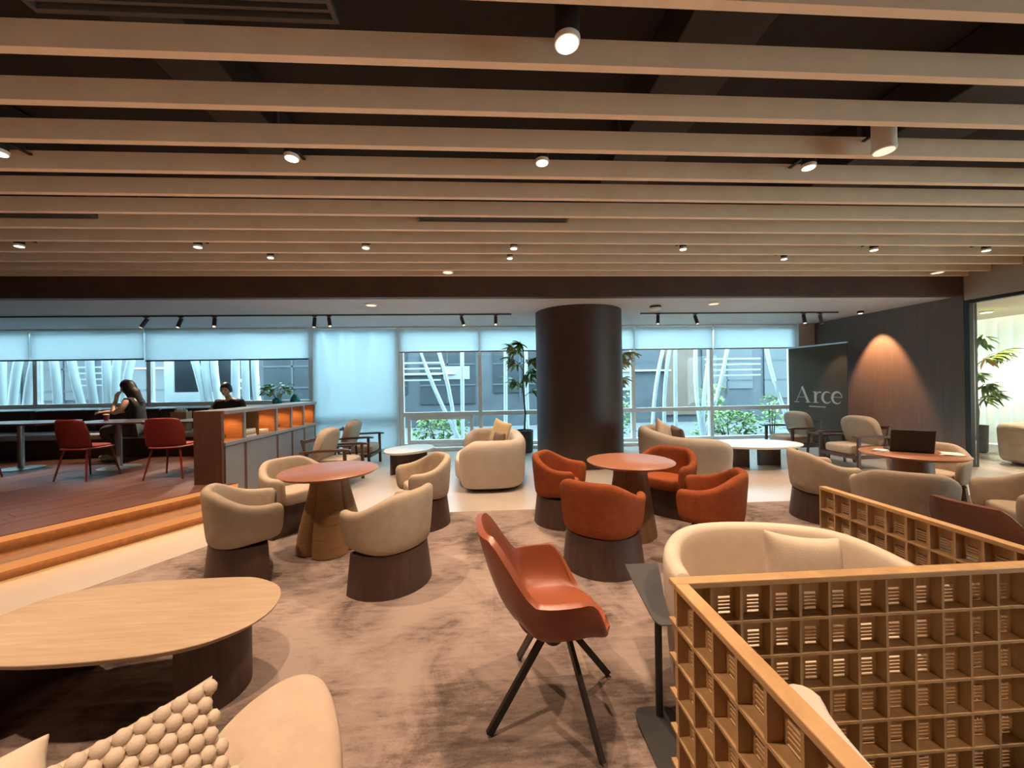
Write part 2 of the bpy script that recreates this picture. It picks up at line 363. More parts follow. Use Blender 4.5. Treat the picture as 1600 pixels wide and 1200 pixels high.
# ceiling, slats
ce = struct(box('ceiling', 'dark_ceiling', -12.5, 8.2, -4, 6.3, 4.0, 4.1), 'dark exposed ceiling above tan slats')
sl = MB().box(-12.45, 8.19, -0.048, 0, 3.27, 3.41).build('slat', 'slat', ce, 0)
SP = 0.3727
for k in range(-16, 11):
    o = sl if k == -16 else sl.copy()
    if k != -16: col.objects.link(o); o.parent = ce
    o.location = (0, 2.097+SP*k, 0)
box('slat', 'slat', -12.45, 8.19, 6.07, 6.125, 3.27, 3.41, ce)
def duct(name, label, x0, x1, y0, y1, z0, z1):
    d = thing(name, label, 'duct', ((x0+x1)/2, (y0+y1)/2, z0)); hx, hy, h = (x1-x0)/2, (y1-y0)/2, z1-z0
    box('duct_body', 'duct', -hx, hx, -hy, hy, 0, h, d, 0.01)
    n = int(max(hx, hy)/0.6)
    for i in range(n+1):
        if hx > hy: x = -hx+2*hx*i/max(n, 1); box('flange', 'vent', x-0.015, x+0.015, -hy-0.02, hy+0.02, -0.02, h+0.005, d)
        else: y = -hy+2*hy*i/max(n, 1); box('flange', 'vent', -hx-0.02, hx+0.02, y-0.015, y+0.015, -0.02, h+0.005, d)
    return d
duct('air_duct', 'dark air duct running front to back above the leftmost slats', -4.6, -4.0, -2, 6.0, 3.62, 3.98)
duct('air_duct', 'dark air duct crossing above the slats near the nearest downlight', 1.2, 1.7, -2, 6.0, 3.65, 3.98)
duct('air_duct', 'dark air duct above the white ceiling spotlight on the right', 3.45, 4.1, -2, 6.0, 3.6, 3.98)
duct('air_duct', 'thin dark duct above the slats left of centre', -2.15, -1.75, -2, 6.0, 3.7, 3.98)
def vent(label, x0, x1, y0, y1, z):
    v = thing('linear_vent', label, 'vent', ((x0+x1)/2, (y0+y1)/2, z), 0, 'linear air vents between the slats'); hx, hy = (x1-x0)/2, (y1-y0)/2
    box('vent_box', 'duct', -hx, hx, -hy, hy, 0.03, 0.19, v)
    for y in (-hy+0.012, hy-0.012): box('vent_frame', 'vent', -hx, hx, y-0.012, y+0.012, 0, 0.03, v)
    for x in (-hx+0.012, hx-0.012): box('vent_frame', 'vent', x-0.012, x+0.012, -hy+0.024, hy-0.024, 0, 0.03, v)
    for i in range(3):
        y = -hy+0.024+(2*hy-0.048)*(i+1)/4; box('vent_blade', 'vent', -hx+0.024, hx-0.024, y-0.008, y+0.008, 0.0, 0.028, v)
vent('linear slot vent in the middle of the ceiling slats', -0.75, 0.90, 4.06, 4.27, 3.35)
vent('linear slot vent at the left edge of the ceiling slats', -5.6, -4.06, 4.06, 4.27, 3.35)
vent('large linear slot vent at the top left, nearest the viewer', -2.2, -0.74, 1.80, 2.03, 3.42)
# soffit, fascia, column, walls
struct(box('trim_1', 'fascia', -12.5, 8.2, 6.16, 6.3, 2.95, 3.99), 'dark wood fascia below the slats')
struct(box('ceiling_soffit', 'soffit', -12.5, 8.2, 6.3, 9.6, 2.95, 3.06), 'grey lowered soffit before the windows')
cm = struct(MB().lathe([(0.84, 0), (0.84, 2.948)], 72, (1.78, 7.55, 0)).build('wall_column', 'column', None, 35), 'thick round column clad in dark brown veneer')
wr = struct(box('wall_right', 'darkwall', 8.2, 8.42, 6.16, 9.6, 0, 4.0), 'dark brown wood wall at the right')
struct(box('trim_2', 'black', 8.2, 8.34, 6.08, 6.155, 0, 2.86), 'black post at the wall end')
struct(box('wall_bulkhead', 'bulk', 8.2, 8.42, -4, 6.15, 2.86, 4.0), 'taupe bulkhead over the glass partition')
gw = struct(box('window_partition', 'black', 8.22, 8.32, -4, 6.075, 2.80, 2.855), 'black framed glass partition to the next room')
for y0, y1 in ((3.2, 6.07), (0.3, 3.14), (-3.9, 0.24)):
    box('pane', 'glass2', 8.264, 8.276, y0, y1, 0.05, 2.80, gw)
for y in (3.17, 0.27): box('post', 'black', 8.24, 8.30, y-0.03, y+0.03, 0, 2.80, gw)
struct(box('wall_left', 'brownwall', -12.7, -12.5, -4, 9.6, 0, 4.1))
struct(box('wall_back', 'brownwall', -12.7, 12.0, -4.2, -4.0, 0, 4.1))
# next room
struct(box('ceiling_next_room', 'cream_wall', 8.42, 11.15, -4, 9.6, 2.83, 2.95), 'pale ceiling of the next room')
struct(box('ceiling_next_room_cove', 'cream_wall', 11.15, 12.0, -4, 9.6, 3.02, 3.14), 'raised cove ceiling over the curtain')
cv = tag(box('cove_light', 'white', 11.05, 11.14, -3.9, 9.5, 2.952, 3.0), 'concealed cove light above the pale curtain in the next room', 'light')
box('led_strip', 'cove', 11.142, 11.15, -3.9, 9.5, 2.96, 3.0, cv)
struct(box('wall_next_room', 'cream_wall', 8.42, 12.0, 9.6, 9.75, 0, 3.14), 'far wall of the next room')
mb = MB(); n = 260; fr = []; 
for i in range(n+1):
    y = 0.2+9.2*i/n; x = 11.42+0.05*math.sin(y*26)+0.02*math.sin(y*11); fr.append((x, y))
mb.add([(x, y, 0.02) for x, y in fr]+[(x, y, 3.0) for x, y in fr], [(i, i+1, n+2+i, n+1+i) for i in range(n)])
tag(mb.build('sheer_curtain', 'curtain', None, 60, solid=0.004), 'long pale sheer curtain in the next room behind the glass', 'curtain')
# window wall
struct(box('wall_window', 'brownwall', -12.5, -4.15, 9.3, 9.5, 0, 1.17), 'low wall below the platform window')
struct(box('wall_window_end', 'soffit', 7.78, 8.2, 9.2, 9.5, 0, 2.95), 'grey pier beside the last window')
def window(name, x0, x1, z0, z1, mulls, transoms, label):
    w_ = struct(box(name, 'frame', x0, x1, 9.36, 9.46, z1-0.07, z1, None), label)
    box('sill_rail', 'frame', x0, x1, 9.34, 9.48, z0, z0+0.09, w_)
    xs = [x0+0.04]+list(mulls)+[x1-0.04]
    for i, x in enumerate(xs): box('mullion', 'frame', x-0.045, x+0.045, 9.35, 9.47, z0+0.09, z1-0.07, w_)
    zs = [z0+0.09]+[t for t in transoms]+[z1-0.07]
    for i in range(len(xs)-1):
        a, b = xs[i]+0.045, xs[i+1]-0.045
        for t in transoms: box('transom', 'frame', a, b, 9.36, 9.46, t-0.05, t+0.05, w_)
        for j in range(len(zs)-1):
            c, d = zs[j]+(0.05 if j else 0), zs[j+1]-(0.05 if j < len(zs)-2 else 0)
            box('pane', 'glass', a, b, 9.405, 9.415, c, d, w_)
    return w_
window('window_1', -12.4, -4.17, 1.17, 2.95, [-10.3, -7.85], [], 'long window over the platform bench')
window('window_2', -4.15, -2.16, 0.0, 2.95, [], [0.85], 'window behind the lowered sheer screen')
w3 = window('window_3', -2.14, 1.66, 0.06, 2.95, [-0.22], [0.85], 'framed window left of the column')
w4 = window('window_4', 1.70, 7.76, 0.06, 2.95, [3.58, 5.59], [0.85], 'framed windows right of the column')
box('sash', 'frame', -1.98, -0.40, 9.37, 9.45, 0.72, 0.795, w3); box('sash', 'frame', -1.98, -0.40, 9.37, 9.45, 0.155, 0.23, w3)
box('sash', 'frame', -1.98, -1.90, 9.37, 9.45, 0.235, 0.715, w3); box('sash', 'frame', -0.48, -0.40, 9.37, 9.45, 0.235, 0.715, w3)
struct(box('trim_3', 'frame', -2.14, 7.76, 9.12, 9.33, 0.0, 0.075), 'white window kerb along the floor')
def blind(x0, x1, zb, label, mat='blind', bar='bar'):
    t = thing('roller_blind', label, 'blind', ((x0+x1)/2, 9.26, zb), 0, 'roller blinds along the windows'); h = (x1-x0)/2
    box('fabric', mat, -h, h, -0.002, 0.002, 0.03, 2.90-zb, t)
    box('bottom_bar', bar, -h, h, -0.014, 0.014, 0.0, 0.032, t, 0.004)
    MB().tube([(-h, 0.0, 2.925-zb), (h, 0.0, 2.925-zb)], 0.022, 10).build('roller', 'frame', t)
blind(-12.3, -10.31, 2.24, 'white roller blind at the far left of the platform window', bar='black')
blind(-10.29, -7.87, 2.24, 'white roller blind above the platform bench, left of the woman', bar='black')
blind(-7.83, -4.22, 2.20, 'white roller blind above the woman and the man', bar='black')
blind(-4.12, -2.18, 0.03, 'white roller screen pulled down to the floor behind the wooden armchairs', 'sheer', 'frame')
blind(-2.12, -0.24, 2.33, 'half-drawn white roller blind over the leafy window left of the column')
blind(-0.20, 1.68, 2.33, 'half-drawn white roller blind beside the potted tree')
blind(1.72, 3.56, 2.33, 'half-drawn white roller blind partly hidden by the column')
blind(3.60, 5.57, 2.33, 'half-drawn white roller blind right of the column')
blind(5.61, 7.74, 2.33, 'half-drawn white roller blind next to the dark banner')
# ------------------------------------------------------------------ outside
struct(box('floor_outside', 'ground', -40, 40, 9.6, 40, -0.2, -0.08), 'grey paving outside')
fs_ = thing('facade_screen', 'white steel tube screen standing outside the windows', 'facade screen', (0, 10.3, -0.08))
FINL = [(-12.12, -12.14), (-11.75, -11.9), (-11.38, -11.57), (-10.88, -10.82), (-10.46, -10.19), (-10.05, -9.92), (-9.66, -9.64), (-9.41, -9.46), (-9.09, -9.28), (-7.49, -7.24), (-7.27, -7.12), (-7.05, -6.90), (-6.53, -6.55), (-6.28, -6.26), (-6.04, -5.95)]
FINM = [(-4.13, -3.96), (-3.86, -3.78), (-3.58, -3.58), (-3.07, -3.26), (-2.57, -2.94), (-1.72, -1.22), (-1.25, -0.99), (-0.71, -0.72), (0.45, 0.43), (1.0, 1.01), (4.73, 4.51), (4.93, 4.80), (5.13, 5.12), (5.70, 5.74), (6.10, 5.92), (6.58, 6.24), (7.80, 8.15)]
for i, (a, b) in enumerate(FINL+FINM):
    r = 0.085 if i < len(FINL) else 0.05; sl_ = (a-b)/1.26; cv_ = 0.05*(1 if (i % 3) else -1) if abs(sl_) > 0.03 else 0
    pts = [(b+sl_*(z-0.93)+cv_*((z-1.56)**2-0.4), 0, z+0.08) for z in (-0.08, 0.5, 1.0, 1.5, 2.0, 2.6, 3.3, 4.2)]
    MB().tube(pts, r, 12).build('tube', 'fin', fs_)
for z in (2.18, 2.02, 1.86, 1.70):
    for x0, x1 in ((-2.5, -1.35), (6.3, 7.95), (-10.9, -10.0)):
        box('louvre', 'fin', x0, x1, 0.5, 0.56, z+0.06, z+0.10, fs_)
ob = thing('opposite_building', 'grey building across the lane outside the windows', 'building', (0, 15, -0.08))
box('wall', 'bldg', -34, 34, 0, 0.6, 0, 3.95, ob)
rb = random.Random(5)
for i, x in enumerate((-20.5, -18, -15.5, -12.6, -10, -7.4, -4.2, -1.6, 1.2, 3.6, 9.6, 12.2, 15)):
    w_ = box('facade_window', 'bldg_dark', x-1.05, x+1.05, -0.06, -0.002, 0.9 if i % 2 else 1.3, 3.1, ob)
    for zz in (1.6, 2.4): box('glazing_bar', 'bldg', x-1.05, x+1.05, -0.085, -0.062, zz, zz+0.06, w_)
    box('glazing_bar', 'bldg', x-0.03, x+0.03, -0.085, -0.062, 0.95, 3.1, w_)
for x, zz in ((-2.3, 2.05), (6.2, 2.05), (-12.0, 2.4)): box('ledge', 'fin', x-1.0, x+1.0, -0.2, -0.002, zz, zz+0.05, ob)
box('copper_panel', 'copper', 7.0, 8.35, -0.12, -0.002, 0.3, 3.2, ob)
box('white_sign', 'greydoor', -1.75, -0.75, -0.10, -0.002, 1.85, 2.35, ob); box('white_sign', 'greydoor', 4.6, 5.6, -0.10, -0.002, 1.3, 2.2, ob)
nf = tag(empty('neighbour_window', (-7.9, 10.9, -0.08)), 'white framed window of the neighbouring shop, seen behind the seated woman', 'window')
box('frame_post', 'fin', -0.85, -0.62, 0, 0.1, 0, 3.2, nf); box('frame_post', 'fin', 0.95, 1.05, 0, 0.1, 0, 3.2, nf)
box('panel', 'fin', -0.615, 0.945, 0, 0.1, 0, 1.55, nf); box('pane', 'bldg_dark', -0.615, 0.945, 0.04, 0.06, 1.555, 3.2, nf)
# foliage helpers
def leaf_mesh(L, W, droop=0.25):
    mb = MB(); n = 4; rows = []
    for i in range(n+1):
        t = i/n; wd = W*math.sin(PI*min(0.97, 0.06+t*0.94))**0.8/2; z = -droop*L*t*t
        rows += [(t*L, -wd, z+wd*0.3), (t*L, 0, z), (t*L, wd, z+wd*0.3)]
    fs = []
    for i in range(n):
        for j in range(2): a = i*3+j; fs.append((a, a+3, a+4, a+1))
    return mb.add(rows, fs)
def leaf_proto(L, W, mat, droop=0.25):
    me = bpy.data.meshes.new('leaf'); m = leaf_mesh(L, W, droop); me.from_pydata(m.v, [], m.f); me.materials.append(MT[mat])
    me.polygons.foreach_set('use_smooth', [True]*len(me.polygons)); return me
def leaves_joined(rnd, n, gen, L, W):
    mb = MB()
    lm = leaf_mesh(L, W)
    for i in range(n):
        p, s = gen(rnd); mt = Matrix.Translation(p) @ Matrix.Rotation(rnd.uniform(0, 2*PI), 4, 'Z') @ Matrix.Rotation(rnd.uniform(-0.9, 0.7), 4, 'Y') @ Matrix.Rotation(rnd.uniform(-0.8, 0.8), 4, 'X') @ Matrix.Scale(s, 4)
        mb.add([mt @ Vector(v) for v in lm.v], lm.f)
    return mb
def shrub(label, x, y, rx, h, n, mat, seed, L=0.13):
    t = thing('shrub', label, 'shrub', (x, y, -0.08)); rnd = random.Random(seed)
    def gen(r):
        a, q, v = r.uniform(0, 2*PI), math.sqrt(r.random()), r.random()
        return Vector((rx*q*math.cos(a)*(1-0.4*v), 0.3*q*math.sin(a), h*(0.12+0.88*v))), r.uniform(0.6, 1.3)
    f_ = leaves_joined(rnd, n, gen, L, L*0.5).build('foliage', mat, t, 0); f_['kind'] = 'stuff'
    for i in range(4):
        xx = rnd.uniform(-rx*0.5, rx*0.5); MB().tube([(xx*0.4, 0, 0), (xx*0.7, 0.02, h*0.4), (xx, 0, h*0.8)], [0.02, 0.014, 0.006], 6).build('stem', 'bark', t)
shrub('green shrub outside, low left of the sofa end window', -1.35, 10.9, 0.95, 0.75, 420, 'leaf', 1)
shrub('green bush outside the window just right of the column', 3.7, 10.9, 0.6, 1.35, 300, 'leaf_pale', 2)
shrub('bright tall leafy shrub outside between the slanting tubes', 7.0, 11.75, 0.4, 1.5, 200, 'leaf_pale', 3, 0.17)
shrub('low dark green shrub outside the window beside the banner', 6.9, 10.7, 1.2, 0.75, 460, 'leaf', 4)
shrub('small pale shrub outside near the last window edge', 8.4, 11.0, 0.45, 1.15, 160, 'leaf_pale', 5)
shrub('leafy shrub outside behind the seated woman', -8.3, 12.6, 0.9, 1.9, 300, 'leaf', 6)
# ================================================================== FURNITURE
def smooth(a, b, x): t = max(0, min(1, (x-a)/(b-a))); return t*t*(3-2*t)
def face(dx, dy): return math.atan2(-dx, dy)
def arc_pts(rx, ry, span, n=20): return [(rx*math.sin(math.radians(-span+2*span*i/n)), -ry*math.cos(math.radians(-span+2*span*i/n))) for i in range(n+1)]
# --- tub chairs
def make_tub(fabric):
    t = empty('tub_chair')
    top = lambda th: 0.755-0.135*smooth(0.45, 1.75, abs(th))
    bot = lambda th: 0.305+0.03*smooth(0.9, 2.0, abs(th))
    shell_mesh(0.335, 0.33, 2.25, 118, top, bot, 0.085, 0.02, 30, 0.05).build('backrest', fabric, t, 60, sub=1)
    pad_mesh(arc_pts(0.255, 0.25, 128), 0.307, 0.445, 0.035).build('seat', fabric, t, 60, sub=1)
    a = arc_pts(0.305, 0.305, 106); b = arc_pts(0.340, 0.340, 106)
    MB().loft([[(x, y, 0) for x, y in b], [(x*0.955, y*0.955, 0.14) for x, y in b], [(x, y, 0.305) for x, y in a]]).build('base', 'skirt', t, 40)
    return t
cream = make_tub('boucle'); orange = make_tub('orange')
TL, TO, TR = (-1.54, 3.78), (1.41, 3.81), (4.42, 3.78)
def put(proto, first, x, y, d, label, cat, group, z=CZ):
    o = proto if first else clone(proto)
    o.location = (x, y, z); o.rotation_euler = (0, 0, face(*d)); tag(o, label, cat, group); return o
G = 'cream tub chairs around the rattan table'
put(cream, True, -2.00, 3.36, (0.62, 0.40), 'cream tub chair nearest the glowing steps, seen from behind', 'chair', G)
put(cream, False, -2.10, 4.32, (0.62, -0.40), 'cream tub chair beside the shelf partition, its seat facing the viewer', 'chair', G)
put(cream, False, -0.80, 4.36, (-0.70, -0.35), 'cream tub chair between the rattan table and the left sofa', 'chair', G)
put(cream, False, -0.83, 3.13, (-0.72, 0.42), 'cream tub chair in front right of the rattan table, nearest the leather chair', 'chair', G)
G = 'burnt orange tub chairs around the round table'
put(orange, True, 0.82, 4.28, (0.60, -0.30), 'burnt orange tub chair left of the round table, before the column', 'chair', G)
put(orange, False, 0.95, 3.24, (0.50, 0.62), 'burnt orange tub chair nearest the viewer, back turned', 'chair', G)
put(orange, False, 1.92, 3.36, (-0.66, 0.45), 'burnt orange tub chair right of the round table, in front of its seat mate', 'chair', G)
put(orange, False, 2.00, 4.34, (-0.55, -0.50), 'burnt orange tub chair behind the round table beside the right sofa', 'chair', G)
G = 'cream tub chairs around the laptop table'
put(cream, False, 3.72, 4.06, (0.80, -0.25), 'cream tub chair left of the laptop table on a dark base', 'chair', G)
put(cream, False, 3.66, 3.22, (0.50, 0.62), 'cream tub chair with its back to the viewer before the laptop', 'chair', G)
put(cream, False, 4.42, 2.93, (-0.80, 0.42), 'cream tub chair at the right edge of the picture', 'chair', G)
put(cream, False, 5.12, 4.22, (-0.60, -0.40), 'cream tub chair half hidden behind the laptop table', 'chair', G)
# --- tables
def round_top(t, r, mat, z1=0.745, th=0.028):
    MB().lathe([(r-0.03, z1-th), (r-0.004, z1-0.010), (r, z1-0.004), (r-0.006, z1)], 64).build('table_top', mat, t, 35)
def rattan_table(x, y):
    t = thing('rattan_table', 'round reddish wood table on a lobed golden rattan pedestal', 'table', (x, y, CZ), 0.35)
    round_top(t, 0.44, 'table_red')
    rings = []; n = 64; lv = 74
    for j in range(lv+1):
        q = j/lv; z = 0.712*q; R_ = 0.265-0.115*smooth(0, 1, q*0.95); R_ *= (0.90 if j == 0 else 1.0)
        ring = []
        for i in range(n):
            a = 2*PI*i/n; lobe = 1+0.34*(1-0.35*q)*(abs(math.cos(2*a))**0.6-0.68); rib = 0.005 if j % 2 else 0.0
            ring.append(((R_*lobe+rib)*math.cos(a), (R_*lobe+rib)*math.sin(a), z))
        rings.append(ring)
    MB().loft(rings).build('pedestal', 'rattan', t, 60)
rattan_table(*TL)
t = thing('round_table', 'round reddish wood table on a tapered wooden pedestal among orange chairs', 'table', (TO[0], TO[1], CZ))
round_top(t, 0.43, 'table_red')
pl = lambda r, z: [(r*(1+0.10*abs(math.cos(2*(2*PI*i/48)))**0.6)*math.cos(2*PI*i/48), r*(1+0.10*abs(math.cos(2*(2*PI*i/48)))**0.6)*math.sin(2*PI*i/48), z) for i in range(48)]
MB().loft([pl(0.23, 0), pl(0.232, 0.02), pl(0.20, 0.25), pl(0.155, 0.6), pl(0.15, 0.716)]).build('pedestal', 'ped', t, 40)
t = thing('laptop_table', 'round reddish wood table carrying a black laptop at the right', 'table', (TR[0], TR[1], CZ))
round_top(t, 0.42, 'table_red'); MB().loft([pl(0.23, 0), pl(0.20, 0.25), pl(0.155, 0.6), pl(0.15, 0.716)]).build('pedestal', 'ped', t, 40)
def oval(cx, cy, rx, ry, n=40, e=2.3, skew=0.0):
    return [(cx+rx*sgnpow(math.cos(2*PI*i/n), 2/e)+skew*math.sin(2*PI*i/n), cy+ry*sgnpow(math.sin(2*PI*i/n), 2/e)) for i in range(n)]
def slab(t, poly, z0, z1, mat, name='table_top'):
    c = (sum(p[0] for p in poly)/len(poly), sum(p[1] for p in poly)/len(poly))
    def sc_(k): return [(c[0]+(x-c[0])*k, c[1]+(y-c[1])*k) for x, y in poly]
    return MB().loft([[(x, y, z0) for x, y in sc_(0.95)], [(x, y, z0+(z1-z0)*0.6) for x, y in sc_(0.995)], [(x, y, z1-0.003) for x, y in poly], [(x, y, z1) for x, y in sc_(0.995)]]).build(name, mat, t, 35)
def coffee(label, x, y, rx, ry, rz, z1=0.42):
    t = thing('coffee_table', label, 'coffee table', (x, y, 0), rz)
    slab(t, oval(0, 0, rx, ry, 44, 2.2, 0.12), z1-0.04, z1, 'whitetop')
    for a, w_ in ((-0.38, 0.20), (0.38, 0.20)):
        MB().loft([[(a*rx+w_*math.sin(s*1.3), 0.10*math.cos(s*1.3)*k2+0.22*ry*(1 if a > 0 else -1), zz) for s in (-1, -0.6, -0.2, 0.2, 0.6, 1) for k2 in (1,)] + [(a*rx+w_*math.sin(s*1.3)*0.9, 0.10*math.cos(s*1.3)-0.05+0.22*ry*(1 if a > 0 else -1), zz) for s in (1, 0.6, 0.2, -0.2, -0.6, -1)] for zz in (0, z1-0.041)]).build('base_panel', 'skirt', t, 40)
    return t
coffee('cream pebble-shaped coffee table before the left sofa', -1.45, 7.02, 0.46, 0.42, 0.5)
coffee('cream pebble-shaped coffee table before the right sofa', 4.72, 6.62, 0.78, 0.50, -0.25)
# foreground oak table
poly = [(-2.492, 2.096), (-2.434, 2.254), (-2.275, 2.346), (-2.044, 2.388), (-1.711, 2.400), (-1.508, 2.398), (-1.386, 2.374), (-1.24, 2.29), (-1.162, 2.185), (-1.129, 2.049), (-1.153, 1.928), (-1.22, 1.843), (-1.32, 1.775), (-1.483, 1.728), (-1.752, 1.704), (-2.035, 1.709), (-2.25, 1.76), (-2.42, 1.88), (-2.49, 1.98)]
t = thing('oak_coffee_table', 'large pale oak pebble coffee table in the left foreground', 'coffee table', (-1.8, 2.05, CZ))
pp = [(x+1.8, y-2.05) for x, y in poly]
def catmull(p, m=4):
    out = []; n = len(p)
    for i in range(n):
        a, b, c, d = (Vector(p[(i+j-1) % n]) for j in range(4))
        for s in range(m):
            u = s/m; out.append(tuple(0.5*((2*b)+(c-a)*u+(2*a-5*b+4*c-d)*u*u+(3*b-a-3*c+d)*u**3)))
    return out
slab(t, catmull(pp), 0.378, 0.408, 'oak')
for cx, cy, r, a0, a1 in ((0.26, 0.0, 0.27, -1.25, 1.2), (-0.32, 0.0, 0.30, 1.9, 4.4)):
    outer = [(cx+r*math.cos(a0+(a1-a0)*i/14), cy+0.85*r*math.sin(a0+(a1-a0)*i/14)) for i in range(15)]
    inner = [(cx+(r-0.03)*math.cos(a0+(a1-a0)*i/14), cy+0.85*(r-0.03)*math.sin(a0+(a1-a0)*i/14)) for i in range(15)][::-1]
    MB().prism(outer+inner, 0, 0.377).build('leg_panel', 'skirt', t, 40)
# --- sofas
def make_sofa(name, label, x, y, rz, rx, ry, top, seat_z, mat, span=128, thick=0.20, n=3.4, bot=0.05, z=0.0, sd=None, pk=0.9):
    t = thing(name, label, 'sofa', (x, y, z), rz)
    shell_mesh(rx, ry, n, span, top, bot, thick, 0.02, 44, 0.05).build('backrest', mat, t, 60, sub=1)
    ex = superellipse(rx-thick-0.01, ry-thick*0.45, 3.2, 36, 0, thick*0.42) if sd is None else superellipse(rx-thick-0.01, sd, 3.2, 36, 0, -ry+thick+0.01+sd)
    pad_mesh(ex, 0.12, seat_z, 0.05).build('seat_cushion', mat, t, 60, sub=1)
    MB().loft([[(px*k, py*k, zz) for px, py in superellipse(rx-0.06, ry-0.06, 3, 32)] for k, zz in ((pk, 0.0), (pk, bot+0.02))]).build('plinth', 'black', t, 40)
    return t
make_sofa('sofa', 'cream curved sofa left of the column, seen from its end', -0.02, 6.36, PI/2+0.02, 0.93, 0.56, lambda th: 0.75-0.10*smooth(1.75, 2.3, abs(th)), 0.42, 'sofa')
make_sofa('sofa', 'cream curved sofa right of the column with scattered cushions', 3.02, 5.96, -PI/2-0.10, 0.98, 0.50, lambda th: 0.78-0.08*smooth(1.4, 2.3, abs(th)), 0.42, 'sofa')
make_sofa('booth_sofa', 'ivory sofa with a rounded back inside the lattice booth', 1.385, 1.66, PI-0.17, 0.555, 0.47, lambda th: 0.735-0.05*smooth(0.6, 1.6, abs(th)), 0.40, 'sofa', 96, 0.095, 2.3, 0.04, CZ, 0.31, 0.70)
make_sofa('booth_sofa', 'ivory sofa in the near booth, mostly hidden by the lattice screen', 1.07, 0.21, -PI/2, 0.76, 0.43, lambda th: 0.82-0.05*smooth(0.8, 1.1, abs(th)), 0.41, 'sofa', 64, 0.10, 5.0, 0.04, CZ)
t = thing('chaise', 'cream rounded chaise seat at the bottom left corner', 'sofa', (-0.9, 1.0, CZ))
cp = catmull([(-0.86, 1.20), (-0.85, 1.40), (-0.82, 1.51), (-0.75, 1.56), (-0.65, 1.52), (-0.55, 1.38), (-0.45, 1.16), (-0.40, 0.9), (-0.40, 0.55), (-0.55, 0.35), (-1.2, 0.32), (-1.9, 0.35), (-2.0, 0.6), (-1.95, 0.95), (-1.6, 1.05), (-1.1, 1.08)], 4)
cp = [(x+0.9, y-1.0) for x, y in cp]
pad_mesh(cp, 0.14, 0.425, 0.035).build('seat_cushion', 'taupe', t, 60)
MB().prism([(x*0.9, y*0.9) for x, y in cp], 0.0, 0.145).build('plinth', 'skirt', t, 40)
# --- cushions
def pillow(label, x, y, z, w_, h, th, rx, rz, mat, knob=0.0, ry=0.0):
    n = 16
    mb = pillow_mesh(w_, h, th, n)
    if knob:
        kb = MB(); cell = 0.040
        for rr in range(-int(h/2/cell), int(h/2/cell)+1):
            for cc in range(-int(w_/2/cell), int(w_/2/cell)+1):
                u, v = (cc+0.5*(rr % 2))*cell*2/w_, rr*cell*2/h
                if abs(u) > 1.0 or abs(v) > 1.0: continue
                e = (max(0, 1-u**4)*max(0, 1-v**4))**0.55; px = u*w_/2*(1-0.10*(1-v*v)*abs(u)); pz = v*h/2*(1-0.10*(1-u*u)*abs(v))
                for s_ in (-1, 1):
                    kb.lathe([(0.004, -knob), (knob*0.72, -knob*0.7), (knob, 0), (knob*0.72, knob*0.7), (0.004, knob)], 10, (px, s_*(th/2*e+0.002), pz))
    o = mb.build('cushion', mat, None, 60); weld(o)
    if knob: kb.build('knobs', mat, o, 80)['kind'] = 'stuff'
    if not knob:
        md = o.modifiers.new('sub', 'SUBSURF'); md.levels = 1; md.render_levels = 1
    o.location = (x, y, z); o.rotation_euler = (rx, ry, rz); tag(o, label, 'cushion'); return o
pillow('cream knobbly cushion standing on the chaise at the bottom left', -0.93, 1.0, 0.552, 0.46, 0.30, 0.09, -0.75, 0.92, 'pillow_cream', 0.021)
pillow('plain cream cushion at the very bottom left corner', -1.27, 0.90, 0.535, 0.46, 0.28, 0.11, -1.05, 0.95, 'pillow_cream')
pillow('square ivory cushion leaning on the lattice booth sofa', 1.44, 1.69, 0.635, 0.42, 0.40, 0.13, -0.25, 0.05, 'pillow_cream', 0, 0.16)
pillow('pale gold cushion leaning on the left sofa backrest', 0.18, 6.75, 0.70, 0.46, 0.46, 0.13, -0.25, -0.9, 'pillow_gold', 0, 0.2)
pillow('small grey brown cushion before the gold cushion on the left sofa', 0.14, 6.22, 0.62, 0.34, 0.32, 0.12, -0.2, -1.1, 'pillow_brown')
pillow('pale striped cushion at the far end of the right sofa', 2.84, 6.16, 0.70, 0.46, 0.44, 0.13, -0.2, 0.9, 'pillow_cream', 0, 0.25)
pillow('cream cushion behind the striped one on the right sofa', 2.98, 6.56, 0.68, 0.42, 0.42, 0.12, -0.2, 1.2, 'pillow_gold', 0, -0.15)
pillow('dark brown cushion resting on the right sofa', 2.95, 5.86, 0.68, 0.62, 0.34, 0.12, -0.2, 1.35, 'pillow_brown')
